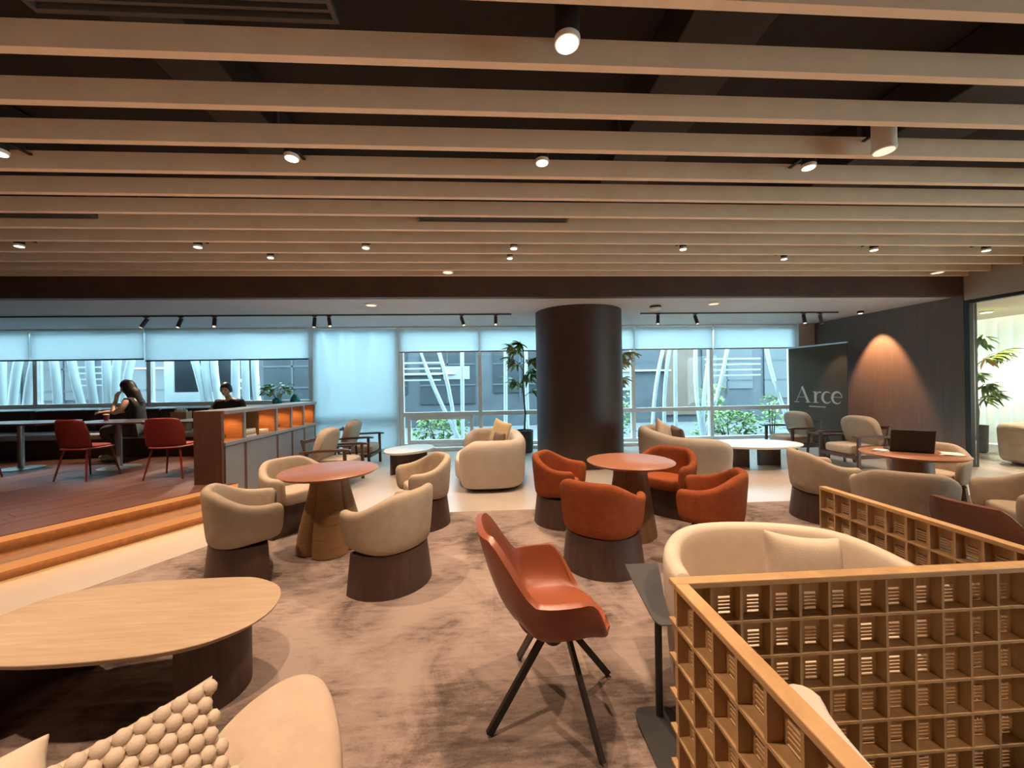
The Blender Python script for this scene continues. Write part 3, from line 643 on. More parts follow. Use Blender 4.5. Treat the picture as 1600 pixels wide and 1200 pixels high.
# --- wooden armchairs by the window
def make_lounge():
    t = empty('wooden_armchair')
    MB().loft([[(sx*0.29, 0.0+k*0, 0) for sx in (-1, 1)] for k in (0, 1)]) if False else None
    o = pad_mesh(superellipse(0.29, 0.30, 4.5, 32), 0.27, 0.42, 0.04).build('seat_cushion', 'boucle', t, 60, sub=1); o.location = (0, 0.02, 0)
    b = pad_mesh(superellipse(0.31, 0.28, 3.6, 32), 0.0, 0.15, 0.05).build('back_cushion', 'boucle', t, 60, sub=1)
    b.location = (0, -0.24, 0.65); b.rotation_euler = (math.radians(-107), 0, 0)
    MB().bar((-0.24, -0.31, 0.25), (-0.24, -0.43, 0.74), 0.03, 0.03).bar((0.24, -0.31, 0.25), (0.24, -0.43, 0.74), 0.03, 0.03).bar((-0.24, -0.42, 0.70), (0.24, -0.42, 0.70), 0.03, 0.05).build('back_frame', 'walnut', t, 40)
    MB().box(-0.30, 0.30, -0.32, -0.27, 0.21, 0.27).box(-0.30, 0.30, 0.26, 0.31, 0.21, 0.27).box(-0.33, -0.30, -0.32, 0.31, 0.21, 0.27).box(0.30, 0.33, -0.32, 0.31, 0.21, 0.27).build('seat_frame', 'walnut', t, 40)
    for s in (-1, 1):
        MB().loft([[(s*0.345-w_/2, y, z), (s*0.345+w_/2, y, z), (s*0.345+w_/2, y, z+h), (s*0.345-w_/2, y, z+h)] for y, z, w_, h in ((-0.40, 0.545, 0.05, 0.03), (-0.1, 0.565, 0.075, 0.035), (0.25, 0.575, 0.085, 0.035), (0.36, 0.572, 0.06, 0.025))]).build('armrest', 'walnut', t, 40)
        MB().bar((s*0.345, 0.28, 0.0), (s*0.345, 0.27, 0.572), 0.035, 0.045).build('leg', 'walnut', t, 40)
        MB().bar((s*0.345, -0.42, 0.0), (s*0.345, -0.30, 0.55), 0.035, 0.045).build('leg', 'walnut', t, 40)
    return t
lg = make_lounge(); G = 'wooden armchairs by the windows'
put(lg, True, -2.45, 6.30, (1, -0.05), 'wooden armchair with cream cushions nearest the shelf partition end', 'armchair', G, 0)
put(lg, False, -2.55, 7.72, (1, -0.02), 'wooden armchair with cream cushions before the lowered white screen', 'armchair', G, 0)
put(lg, False, 6.15, 7.50, (-1, -0.02), 'wooden armchair with pale cushions beside the dark banner and window', 'armchair', G, 0)
put(lg, False, 6.30, 6.32, (-1, -0.05), 'wooden armchair with cream cushions in front of the lit dark wall', 'armchair', G, 0)
for x, y, lb in ((-2.65, 7.03, 'low dark square side table between the left wooden armchairs'), (6.35, 6.92, 'low dark square side table between the right wooden armchairs')):
    t = thing('side_table', lb, 'side table', (x, y, 0)); slab(t, oval(0, 0, 0.27, 0.22, 32, 5), 0.50, 0.53, 'darktop')
    for sx in (-1, 1):
        for sy in (-1, 1): MB().bar((sx*0.22, sy*0.17, 0), (sx*0.20, sy*0.15, 0.502), 0.03, 0.03).build('leg', 'walnut', t, 40)
# --- leather swivel chair
def make_swivel(mat):
    t = empty('leather_chair'); mb = MB(); nu, ns = 56, 12; rows = []
    C = Vector((0, 0.02, 0.425))
    for i in range(nu):
        ph = 2*PI*i/nu                       # 0 = front (+Y)
        a = abs(ph if ph <= PI else 2*PI-ph); sx = 1 if ph <= PI else -1
        corner = Vector((sx*0.255*abs(math.sin(a))**0.75, 0.235*sgnpow(math.cos(a), 0.75)+0.01, 0.41))
        up = smooth(0.55, 1.35, a)*0.215+smooth(2.0, 2.62, a)*0.245
        out = 0.045*smooth(0.6, 1.4, a)
        wid = 1-0.30*smooth(2.1, 2.7, a)*0.4
        rim = Vector((corner.x*(1+out/0.25)*wid, corner.y-0.10*smooth(2.0, 2.7, a)-0.02+0.03*(1-smooth(0, 0.6, a)), 0.425+up-0.015*(1-smooth(0, 0.6, a))))
        c1 = C.lerp(corner, 0.86); c2 = corner.lerp(rim, 0.22); row = []
        for s in range(1, ns+1):
            u = s/ns; row.append(C*(1-u)**3+c1*3*u*(1-u)**2+c2*3*u*u*(1-u)+rim*u**3)
        rows.append(row)
    vs = [C]+[p for r in rows for p in r]; fs = []
    for i in range(nu):
        j = (i+1) % nu; fs.append((0, 1+i*ns, 1+j*ns))
        for s in range(ns-1): fs.append((1+i*ns+s, 1+i*ns+s+1, 1+j*ns+s+1, 1+j*ns+s))
    mb.add(vs, fs); o = mb.build('shell', mat, t, 60, solid=0.03)
    md = o.modifiers.new('bevel', 'BEVEL'); md.width = 0.011; md.segments = 3; md.limit_method = 'ANGLE'; md.angle_limit = math.radians(50)
    pd = pad_mesh(superellipse(0.205, 0.20, 2.8, 32, 0, 0.02), 0.432, 0.462, 0.014).build('seat_pad', mat, t, 60, sub=1)
    MB().lathe([(0.035, 0.30), (0.06, 0.33), (0.07, 0.405)], 20).build('hub', 'black', t, 40)
    for k, a in enumerate((19, 110, 199, 290)):
        a = math.radians(a); b = a+0.5
        MB().bar((0.07*math.cos(b), 0.07*math.sin(b), 0.385), (0.345*math.cos(a), 0.345*math.sin(a), 0.012), 0.018, 0.032).build('leg', 'black', t, 40)
    return t
sw = make_swivel('leather'); sw.location = (0.285, 1.83, CZ); sw.rotation_euler = (0, 0, face(1.0, 0.10)); tag(sw, 'cognac leather swivel chair on black splayed legs', 'chair')
sw2 = make_swivel('brown_leather'); sw2.scale = (0.95, 0.95, 0.84); sw2.location = (3.30, 2.30, CZ); sw2.rotation_euler = (0, 0, face(1, 0.1)); tag(sw2, 'dark brown leather chair back seen over the right lattice screen', 'chair')
# --- black C table
t = thing('c_table', 'small black C-shaped side table beside the lattice screen', 'side table', (0.76, 1.70, CZ))
slab(t, [(x-0.76, y-1.70) for x, y in catmull([(0.775, 2.19), (0.80, 2.215), (0.94, 2.21), (0.96, 2.17), (0.83, 1.80), (0.795, 1.66), (0.765, 1.645), (0.725, 1.665), (0.73, 1.8)], 4)], 0.455, 0.468, 'charcoal')
MB().tube([(-0.005, 0.02, 0.0), (-0.005, 0.02, 0.456)], 0.016, 12).build('pole', 'black', t)
slab(t, oval(-0.02, -0.13, 0.10, 0.20, 32, 5), 0.0, 0.01, 'black', 'base_plate')
# --- lattice screens
ROW, NR, CW, ZT = 0.116, 7, 0.10, 0.888
def cell_mesh():
    mb = MB(); w_, h, th = CW-0.010, ROW-0.011, 0.004
    x0, x1, z0, z1 = -w_/2, w_/2, 0, h; a, b, c, d = -0.008, 0.034, 0.004, 0.062
    mb.box(x0, a, -th/2, th/2, z0, z1).box(b, x1, -th/2, th/2, z0, z1).box(a, b, -th/2, th/2, z0, c).box(a, b, -th/2, th/2, d, z1)
    for i in range(1, 5): zz = c+(d-c)*i/5; mb.box(a, b, -th/2, th/2, zz-0.0032, zz+0.0032)
    return mb
cp_ = None
def screen(p0, p1, side, label, ext0, ext1):
    global cp_
    ls = thing('lattice_screen', label, 'screen', (0.6, 1.21, CZ), 0, 'honey wood lattice screens of the booths')
    p0, p1 = Vector(p0), Vector(p1); L = (p1-p0).length; d = (p1-p0)/L; rz = math.atan2(d.y, d.x); n = round(L/CW); cw = L/n
    Rm = Matrix.Translation((p0.x, p0.y, 0)) @ Matrix.Rotation(rz, 4, 'Z')
    zb = ZT-0.012-ROW*NR
    MB().box(-ext0, L+ext1, -0.022, 0.022, ZT-0.014, ZT+0.006).build('top_rail', 'lattice_rail', ls, 40, 0.003, xf=Rm)
    for r in range(NR+1):
        z = zb+ROW*r
        if r < NR: MB().box(-ext0, L+ext1, -0.022, 0.022, z-0.0045, z+0.0045).build('shelf', 'lattice', ls, 0, xf=Rm)
    for i in range(n+1):
        for r in range(1):
            x = cw*i; MB().box(x-0.0045, x+0.0045, -0.021, 0.021, 0.0 if i in (0, n) else zb, ZT-0.0145).build('upright', 'lattice', ls, 0, xf=Rm)
    for r in range(NR):
        for i in range(n):
            if cp_ is None: o = cp_ = cell_mesh().build('cell_panel', 'lattice', None, 0)
            else: o = cp_.copy(); col.objects.link(o)
            o.parent = ls
            o.location = Rm @ Vector((cw*(i+0.5), side*0.016, zb+ROW*r+0.0055)); o.rotation_euler = (0, 0, rz)
screen((0.0, -1.4), (0.0, -0.028), -1, 'honey wood lattice screen running towards the viewer at lower right', 0.005, 0.005)
screen((0.0, 0.0), (1.39, 0.0), 1, 'honey wood lattice screen crossing in front of the ivory booth sofa', 0.022, 0.022)
screen((1.39, 0.028), (1.39, 0.98), -1, 'honey wood lattice screen behind the ivory booth sofa at right', 0.005, 0.005)
t = thing('round_side_table', 'dark round side table with a pale rim in the near booth', 'side table', (1.80, 0.93, CZ))
MB().lathe([(0.165, 0.47), (0.172, 0.485), (0.165, 0.488)], 40).build('table_top', 'charcoal', t); MB().lathe([(0.173, 0.478), (0.178, 0.480), (0.178, 0.490), (0.173, 0.491)], 40, cap=False).build('rim', 'boucle', t)
MB().lathe([(0.12, 0), (0.12, 0.012), (0.02, 0.02), (0.018, 0.469)], 24).build('pedestal', 'black', t)
# --- laptop and papers
t = thing('laptop', 'open black laptop seen from behind on the round table', 'laptop', (TR[0]+0.02, TR[1]+0.02, CZ+0.746), -0.62)
box('keyboard_base', 'black', -0.17, 0.17, 0.0, 0.24, 0, 0.016, t, 0.004)
MB().box(-0.17, 0.17, -0.005, 0.005, 0, 0.235).build('lid', 'black', t, 35, 0.004, xf=Matrix.Translation((0, -0.004, 0.012)) @ Matrix.Rotation(math.radians(14), 4, 'X'))
def sheet(name, label, cat, x, y, z, rz, w_, d_, h, mat, n):
    t = thing(name, label, cat, (x, y, z), rz)
    for i in range(n):
        o = box('sheet', mat, -w_/2, w_/2, -d_/2, d_/2, i*h/n, (i+1)*h/n-0.0005, t); o.rotation_euler = (0, 0, 0.15*i)
sheet('paper_stack', 'crumpled white papers right of the black laptop', 'papers', TR[0]+0.26, TR[1]-0.15, CZ+0.746, 0.5, 0.20, 0.14, 0.012, 'page', 4)
sheet('paper_stack', 'small white papers left of the black laptop', 'papers', TR[0]-0.22, TR[1]+0.12, CZ+0.746, 0.2, 0.12, 0.10, 0.02, 'page', 3)
# ================================================================== LAMPS
ORD = ['first', 'second', 'third', 'fourth', 'fifth', 'sixth', 'seventh', 'eighth', 'ninth', 'tenth', 'eleventh']
def downlight(x, y, label, r=0.046, energy=SPOT_W, angle=84, body='black', drop=0.0, tgt=None, lens='lens', z=3.27):
    t = thing('downlight', label, 'downlight', (x, y, z), 0, 'round downlights between the ceiling slats')
    MB().lathe([(r, 0.0-drop), (r, 0.22), (r*0.4, 0.225)], 24).build('housing', body, t)
    kk = math.floor((y-2.097)/SP); y0 = 2.097+SP*kk-y; y1 = y0+SP-0.048
    box('bracket', 'black', -0.012, 0.012, y0, y1, 0.10, 0.112, t)
    MB().lathe([(r*1.0, -0.004-drop), (r*1.06, 0.012-drop), (r*1.06, 0.02-drop)], 24).build('trim_ring', 'white', t)
    MB().lathe([(r*0.86, -0.009-drop), (r*0.86, -0.005-drop)], 24).build('lens', lens, t)
    if energy: lamp('downlight_beam', t, (0, 0, -0.03-drop), (0, 0, -2) if tgt is None else tgt, energy, angle, 0.55)
    return t
for i, x in enumerate((-3.49, -1.45, 0.44, 2.62, 4.9)):
    downlight(x, 2.97, ('%s glowing downlight from the left in the nearer row of the slats' % ORD[i]), 0.05)
for i, x in enumerate((-5.5, -3.49, -1.50, 0.34, 2.55, 5.19, 6.82)):
    downlight(x, 4.86, ('%s small downlight from the left in the row past the middle vent' % ORD[i]), 0.045)
for i, x in enumerate((-2.85, 0.31, 4.23)):
    downlight(x, 5.24, ('%s small downlight from the left in the farthest slat row' % ORD[i]), 0.04, SPOT_W*0.5)
downlight(0.415, 1.89, 'large round downlight at the top centre nearest the viewer', 0.062, SPOT_W*0.7, lens='lens', drop=0.03)
downlight(2.91, 2.64, 'pale cylindrical ceiling spotlight hanging at the upper right', 0.07, 0, body='white', drop=0.06, lens='lens_dim')
for j, y in enumerate((1.10, -0.76, -2.63)):  # unseen downlight rows added overhead and behind the camera as fill light
    for i, x in enumerate((-5.5, -3.0, -0.9, 1.9, 4.4, 6.8)):
        if j == 0 and x > 2: continue
        downlight(x, y, '%s added fill downlight from the left, %s unseen row overhead' % (ORD[i], ORD[j]), 0.05)
for x, y, lb in ((-0.6, 5.89, 'flat round ceiling disc left of centre under the last slats'), (7.39, 5.89, 'flat round ceiling disc at the right end of the last slats')):
    t = thing('ceiling_speaker', lb, 'ceiling speaker', (x, y, 3.262)); MB().lathe([(0.075, 0.03), (0.09, 0.012), (0.085, 0.0)], 28).build('bezel', 'white', t); MB().lathe([(0.07, -0.004), (0.07, 0.0)], 28).build('grille', 'lens_dim', t)  # speaker grille is no lamp; its brightness is put in as emission
    MB().lathe([(0.02, 0.03), (0.02, 0.735)], 10).build('stem', 'black', t)
for x, y, lb in ((-1.98, 6.66, 'flat round soffit light above the left sofa'), (4.05, 6.67, 'flat round soffit light above the right coffee table')):
    t = thing('soffit_light', lb, 'ceiling light', (x, y, 2.925)); MB().lathe([(0.085, 0.0), (0.10, 0.008), (0.10, 0.024)], 28).build('bezel', 'white', t); MB().lathe([(0.08, -0.004), (0.08, 0.0)], 28).build('diffuser', 'lens_dim', t)
    lamp('soffit_beam', t, (0, 0, -0.02), (0, 0, -2), SPOT_W*0.35, 110, 0.6)
t = thing('smoke_detector', 'round white smoke detector on the soffit right of the column', 'smoke detector', (3.09, 6.93, 2.87))
MB().lathe([(0.05, 0.0), (0.10, 0.012), (0.115, 0.04)], 28).build('cover', 'white', t); MB().lathe([(0.10, 0.041), (0.10, 0.079)], 28).build('mount', 'black', t)
# track lights
for x0, x1, lb in ((-12.2, 0.45, 'thin black lighting track left of the column'), (3.1, 7.3, 'thin black lighting track right of the column')):
    t = thing('light_track', lb, 'lighting track', ((x0+x1)/2, 7.62, 2.925)); h = (x1-x0)/2
    box('rail', 'black', -h, h, -0.016, 0.016, 0, 0.024, t); box('end_cap', 'black', -h-0.012, -h, -0.018, 0.018, -0.002, 0.024, t); box('end_cap', 'black', h, h+0.012, -0.018, 0.018, -0.002, 0.024, t)
for i, (x, tx, ty, e) in enumerate(((-6.42, -7.1, 6.6, 2.2), (-5.80, -5.9, 6.5, 2.2), (-5.19, -4.6, 6.3, 2.2), (-3.34, -3.3, 7.0, 0.4), (-3.07, -2.5, 6.6, 1.2), (-0.52, 0.1, 6.6, 1.2), (0.15, 0.1, 6.2, 0.6), (3.45, 3.0, 6.6, 0.6), (4.23, 4.4, 6.6, 0.8), (6.56, 6.3, 6.8, 0.7), (6.92, 7.6, 7.9, 0.5))):
    t = thing('track_spotlight', '%s black track spotlight counted from the left along the soffit' % ORD[i], 'spotlight', (x, 7.62, 2.92), 0, 'black track spotlights on the soffit')
    tgt = Vector((tx-x, ty-7.62, -2.4)).normalized(); p0 = Vector((0, 0, -0.055)); p1 = p0+tgt*0.02
    box('adapter', 'black', -0.04, 0.04, -0.015, 0.015, -0.012, 0.004, t); MB().tube([(0, 0, -0.012), (0, 0, -0.07)], 0.009, 8).build('bracket', 'black', t)
    d = Vector((tgt.x*1.2, tgt.y, tgt.z)).normalized(); q0 = Vector((0, 0, -0.06)); q1 = q0+d*0.16
    MB().tube([q0-d*0.03, q1], 0.034, 16).build('barrel', 'black', t); MB().tube([q1+d*0.001, q1+d*0.004], 0.028, 16).build('lens', 'lens_dim', t)
    if e: lamp('track_beam', t, q1+d*0.02, q1+d*2, SPOT_W*0.45*e, 50, 0.5)
t = thing('wall_washer', 'recessed wall washer above the lit patch of the dark wall', 'downlight', (7.74, 7.55, 2.90))
MB().lathe([(0.04, 0.0), (0.055, 0.01), (0.055, 0.049)], 24).build('housing', 'black', t); MB().lathe([(0.034, -0.004), (0.034, 0)], 24).build('lens', 'lens', t)
lamp('washer_beam', t, (0, 0, -0.02), (0.70, 0.0, -2.0), 480, 58, 0.5, (1.0, 0.50, 0.25))
# next room lights
for i, y in enumerate((1.5, 4.2, 7.0)):
    t = thing('next_room_light', '%s recessed light from the front in the next room ceiling' % ORD[i], 'ceiling light', (9.8, y, 2.80), 0, 'recessed lights in the next room')
    MB().lathe([(0.08, 0.0), (0.10, 0.01), (0.10, 0.029)], 24).build('bezel', 'white', t); MB().lathe([(0.075, -0.004), (0.075, 0)], 24).build('diffuser', 'lens', t)
    lamp('next_room_beam', t, (0, 0, -0.02), (0.2, 0, -2), 380, 140, 0.6, (1.0, 0.80, 0.58))
# ================================================================== BANNER, PLANTS, NEXT ROOM
bn = thing('roll_up_banner', 'dark olive roll-up banner printed Arce beside the last window', 'banner', (7.50, 8.40, 0), math.radians(-84))
BW, BH = 1.42, 2.30
box('sheet', 'banner', -BW/2, BW/2, -0.004, 0.004, 0.08, BH, bn); box('base', 'black', -BW/2-0.03, BW/2+0.03, -0.10, 0.10, 0, 0.078, bn, 0.01); box('top_bar', 'steel', -BW/2-0.01, BW/2+0.01, -0.014, 0.014, BH+0.001, BH+0.035, bn, 0.004)
MB().tube([(0, 0.03, 0.078), (0, 0.03, BH)], 0.012, 8).build('pole', 'steel', bn)
def stroke(pts, w0, y=-0.0065):       # constant-width ribbon along pts in banner XZ plane
    L, Rr = [], []
    for i, p in enumerate(pts):
        a, b = Vector(pts[max(i-1, 0)]), Vector(pts[min(i+1, len(pts)-1)]); d = (b-a).normalized(); nn = Vector((-d.y, d.x)); ww = w0[i] if isinstance(w0, (list, tuple)) else w0
        L.append(Vector(p)+nn*ww/2); Rr.append(Vector(p)-nn*ww/2)
    poly = L+Rr[::-1]; n = len(L); mb = MB(); vs = [(q.x, y, q.y) for q in L]+[(q.x, y, q.y) for q in Rr]
    return mb.add(vs, [(i, i+1, n+i+1, n+i) for i in range(n-1)])
def arc(cx, cz, rx, rz, a0, a1, n=20): return [(cx+rx*math.cos(math.radians(a0+(a1-a0)*i/n)), cz+rz*math.sin(math.radians(a0+(a1-a0)*i/n))) for i in range(n+1)]
def cw_(n, hi=0.045, lo=0.010): return [lo+(hi-lo)*math.sin(PI*i/n)**1.3 for i in range(n+1)]
lz = 1.0
def letter(strokes, dx):
    mb = MB()
    for pts, ww in strokes:
        s = stroke([((x+dx)*1.25, z*1.25+lz) for x, z in pts], [k_*1.25 for k_ in ww] if isinstance(ww, list) else ww*1.25); mb.add(s.v, s.f)
    mb.build('letter', 'letter', bn, 0, solid=0.002)
letter([([(-0.01, 0), (0.13, 0.30)], 0.010), ([(0.12, 0.30), (0.25, 0.0)], 0.046), ([(-0.05, 0.006), (0.06, 0.006)], 0.012), ([(0.19, 0.006), (0.30, 0.006)], 0.012), ([(0.05, 0.10), (0.20, 0.10)], 0.008)], -0.40)
letter([([(0.05, 0), (0.05, 0.21)], 0.046), ([(0.0, 0.006), (0.11, 0.006)], 0.012), ([(0.0, 0.204), (0.05, 0.204)], 0.012), ([(0.07, 0.15), (0.11, 0.20), (0.16, 0.195)], [0.012, 0.02, 0.03])], -0.06)
letter([(arc(0.10, 0.105, 0.085, 0.10, 50, 320), cw_(20))], 0.11)
letter([(arc(0.10, 0.105, 0.085, 0.10, 5, 320), cw_(20)), ([(0.02, 0.115), (0.185, 0.115)], 0.010)], 0.29)
mb = MB(); rb = random.Random(11); x = -0.17
while x < 0.22:
    w_ = rb.uniform(0.010, 0.028); mb.add([(x, -0.0065, 0.90), (x+w_, -0.0065, 0.90), (x+w_, -0.0065, 0.93), (x, -0.0065, 0.93)], [(0, 1, 2, 3)]); x += w_+0.008
mb.build('small_print', 'letter', bn, 0, solid=0.002)
def tree(label, x, y, h, pot_h, seed, mats, crown, spread, nl, L=0.30, W=0.085, zpot=0.0, pr=1.0):
    t = thing('potted_tree', label, 'plant', (x, y, zpot)); rnd = random.Random(seed)
    MB().lathe([(r0*pr, z0) for r0, z0 in ((0.15, 0), (0.19, 0.02), (0.205, pot_h-0.02), (0.21, pot_h), (0.185, pot_h), (0.18, pot_h-0.04))], 28).build('planter', 'pot', t, 40)
    MB().lathe([(0.178*pr, pot_h-0.06), (0.178*pr, pot_h-0.05)], 24).build('soil', 'soil', t)
    tips = []; trunk = [(0, 0, pot_h-0.05), (0.03, 0.0, h*0.35), (-0.02, 0.02, h*0.6), (0.02, 0, h*0.85), (0.0, 0, h*0.96)]
    MB().tube(trunk, [0.022, 0.02, 0.017, 0.012, 0.006], 8).build('trunk', 'bark', t)
    for k in range(8):
        z0 = crown+(h-crown)*k/8; a = k*2.4+rnd.uniform(-0.4, 0.4); r = spread*rnd.uniform(0.55, 1.0); e = Vector((r*math.cos(a), 0.55*r*math.sin(a), min(h, z0+rnd.uniform(0.05, 0.3))))
        MB().tube([(0, 0, z0-0.05), (e.x*0.5, e.y*0.5, (z0+e.z)/2+0.04), e], [0.010, 0.007, 0.004], 6).build('branch', 'bark', t); tips.append((Vector((0, 0, z0)), e))
    protos = [leaf_proto(L, W, m) for m in mats]
    for i in range(nl):
        b, e = tips[i % len(tips)]; q = rnd.uniform(0.35, 1.05); p = b.lerp(e, q)
        o = bpy.data.objects.new('leaf', protos[0] if rnd.random() < 0.72 else protos[rnd.randrange(len(protos))]); col.objects.link(o); o.parent = t
        o.location = p; s = rnd.uniform(0.7, 1.15); o.scale = (s, s, s); a = math.atan2(e.y, e.x)+rnd.uniform(-1.6, 1.6); o.rotation_euler = (rnd.uniform(-0.7, 0.7), rnd.uniform(-0.35, 0.9), a)
tree('tall potted tree with golden green leaves left of the column', 0.78, 8.70, 2.50, 0.50, 21, ['leaf', 'leaf_pale', 'leaf_gold'], 1.30, 0.55, 230, 0.26, 0.062)
tree('tall potted tree with golden green leaves peeking out right of the column', 2.86, 8.70, 2.50, 0.50, 22, ['leaf_gold', 'leaf', 'leaf_pale'], 1.6, 0.50, 220, 0.26, 0.062)
tree('green potted tree behind the glass in the next room', 9.98, 7.30, 2.35, 0.55, 23, ['leaf', 'leaf_pale', 'leaf_gold'], 0.95, 0.62, 290, 0.26, 0.055, 0.0, 0.75)
# next room furniture
t = make_sofa('sofa', 'pale sofa in the next room behind the glass partition', 9.95, 6.05, PI, 0.98, 0.42, lambda th: 0.72-0.06*smooth(1.5, 2.2, abs(th)), 0.42, 'sofa')
pillow('tan cushion with dark edge on the next room sofa', 9.75, 6.12, 0.66, 0.44, 0.42, 0.13, -0.25, 0.1, 'pillow_gold')
t = thing('coffee_table', 'dark coffee table behind the glass in the next room', 'coffee table', (9.3, 5.05, 0)); slab(t, oval(0, 0, 0.5, 0.30), 0.34, 0.37, 'darktop'); MB().lathe([(0.2, 0), (0.18, 0.02), (0.15, 0.341)], 28).build('pedestal', 'black', t)
# ================================================================== PLATFORM
# shelf partition
pt = thing('shelf_partition', 'long low shelf partition with lit niches between platform and lounge', 'shelf', (-3.45, 5.2, 0))
PT, PL = 1.265, 2.65
box('end_panel', 'endpanel', -0.35, 0.0, -0.04, 0.0, 0, PT, pt, 0.004)
box('top_slab', 'greyslab', -0.37, 0.02, 0.001, PL, PT-0.05, PT, pt, 0.004)
box('shelf_slab', 'greyslab', -0.34, 0.02, 0.001, PL, 0.80, 0.85, pt, 0.004)
box('back_panel', 'endpanel', -0.35, -0.31, 0.001, PL, 0, PT-0.051, pt)
ys = [0.0, 0.44, 1.26, 1.73, 2.17, 2.62]
for i in range(5):
    y0, y1 = ys[i]+0.03, ys[i+1]-0.03
    dr = box('door', 'greydoor', -0.03, 0.0, y0, y1, 0.06, 0.79, pt, 0.003)
    box('divider', 'endpanel', -0.30, -0.005, ys[i+1]-0.028, ys[i+1]+0.028, 0, 0.799, pt)
    box('divider', 'greyslab', -0.30, 0.0, ys[i+1]-0.02, ys[i+1]+0.02, 0.851, PT-0.051, pt)
    yc = y1-0.22 if i == 1 else (y0+y1)/2; hw = min(0.21, (y1-y0)/2)
    box('niche_back', 'niche', -0.305, -0.29, yc-hw, yc+hw, 0.855, PT-0.055, pt)
    for s in (-1, 1): box('niche_side', 'niche', -0.288, -0.02, yc+s*hw-0.006, yc+s*hw+0.006, 0.853, PT-0.054, pt)
    box('niche_floor', 'niche', -0.288, -0.02, yc-hw+0.007, yc+hw-0.007, 0.8515, 0.857, pt)
    pk = MB().lathe([(0.022, 0), (0.022, 0.008)], 16, (-0.16, yc, PT-0.06)).build('puck_light', 'lens', pt)
    lamp('niche_beam', pt, (-0.16, yc, PT-0.07), (-0.19, yc, 0.85), 7.0, 150, 0.6, (1.0, 0.52, 0.20), 0.015)
box('kick', 'black', -0.30, -0.03, 0.001, PL, 0.0, 0.055, pt)
def book(label, x, y, z, w_, d_, h, mat, rz):
    t = thing('book', label, 'book', (x, y, z), rz, 'books on the shelf partition'); box('cover', mat, -w_/2, w_/2, -d_/2, d_/2, 0, 0.004, t); box('cover', mat, -w_/2, w_/2, -d_/2, d_/2, h-0.004, h, t); box('pages', 'page', -w_/2+0.004, w_/2-0.004, -d_/2+0.004, d_/2-0.004, 0.0045, h-0.0045, t); box('spine', mat, w_/2, w_/2+0.003, -d_/2, d_/2, 0, h, t)
for i in range(4): book(['bottom book', 'second book', 'third book', 'topmost book'][i]+' of the stack in the wide dark niche', -3.58, 5.80, 0.851+i*0.027, 0.20, 0.27, 0.026, ['page', 'paper', 'pillow_gold', 'page'][i], 0.05*i-0.08)
for i in range(2): book(['lower', 'upper'][i]+' pale book lying open-spined in the long amber niche', -3.60, 6.20, 0.858+i*0.025, 0.19, 0.22, 0.024, ['pillow_gold', 'page'][i], 0.1*i)
for y, rr, m, lb in ((7.06-0.12, 0.06, 'pillow_brown', 'small dark vase in the third niche'), (7.60, 0.075, 'page', 'round white vase in the last niche'), (5.47, 0.05, 'copper', 'small copper vase in the first niche')):
    t = tag(MB().lathe([(rr*0.5, 0), (rr*0.95, rr*0.6), (rr, rr*1.1), (rr*0.6, rr*1.9), (rr*0.35, rr*2.2), (rr*0.42, rr*2.4), (rr*0.3, rr*2.4)], 24).build('vase', m, None, 60), lb, 'vase'); t.location = (-3.66, y, 0.858)
# bench under the window
bh = thing('bench', 'long dark leather bench under the platform window', 'bench', (-8.3, 7.9, PZ))
box('seat_base', 'bench', -4.1, 4.1, -0.42, 0.38, 0, 0.34, bh)
for i in range(7): x = -4.08+i*1.165; box('seat_pad', 'benchpad', x, x+1.145, -0.46, 0.12, 0.342, 0.45, bh, 0.03)
for i in range(7): x = -4.08+i*1.165; box('back_pad', 'bench', x, x+1.145, 0.14, 0.30, 0.36, 0.86, bh, 0.04)
box('back_ledge', 'bench', -4.1, 4.1, 0.305, 1.38, 0.80, 0.85, bh)
box('back_ledge_front', 'bench', -4.1, 4.1, 0.305, 0.38, 0.345, 0.795, bh)
def ptable(label, x, y, w_, d_):
    t = thing('cafe_table', label, 'table', (x, y, PZ), 0, 'dark cafe tables on the platform'); slab(t, oval(0, 0, w_/2, d_/2, 40, 7), 0.715, 0.745, 'darktop')
    MB().lathe([(0.26, 0), (0.26, 0.008), (0.05, 0.02), (0.038, 0.04), (0.038, 0.70), (0.10, 0.714)], 28).build('pedestal', 'steel', t, 40)
ptable('dark cafe table at the left edge of the platform', -7.55, 6.65, 1.35, 0.72)
ptable('dark cafe table at which the woman sits', -5.92, 6.50, 1.20, 0.72)
ptable('dark cafe table before the man, nearest the shelf partition', -4.52, 6.45, 0.9, 0.72)
def make_red():
    t = empty('red_chair'); mb = MB(); nx, nz = 14, 10; vs = []
    for j in range(nz+1):
        v = j/nz
        for i in range(nx+1):
            u = -1+2*i/nx; wv = 0.25*(1-0.16*max(0, v-0.6)/0.4*abs(u)); hh = v-0.14*max(0, abs(u)-0.55)*max(0, v-0.5)*2
            vs.append((u*wv, -0.21-0.07*v+0.07*u*u, 0.45+0.40*hh))
    fs = [(j*(nx+1)+i, j*(nx+1)+i+1, (j+1)*(nx+1)+i+1, (j+1)*(nx+1)+i) for j in range(nz) for i in range(nx)]
    mb.add(vs, fs).build('backrest', 'red', t, 60, solid=0.02, sub=1)
    pad_mesh(superellipse(0.25, 0.23, 3, 32), 0.415, 0.445, 0.014).build('seat', 'red', t, 60, sub=1)
    pad_mesh(superellipse(0.22, 0.20, 3, 32), 0.4455, 0.47, 0.012).build('seat_pad', 'redpad', t, 60, sub=1)
    for sx in (-1, 1):
        for sy in (-1, 1): MB().tube([(sx*0.17, sy*0.15, 0.418), (sx*0.24, sy*0.22, 0.0)], [0.014, 0.010], 10).build('leg', 'red', t)
    return t
rc = make_red(); G = 'red plastic chairs at the platform tables'
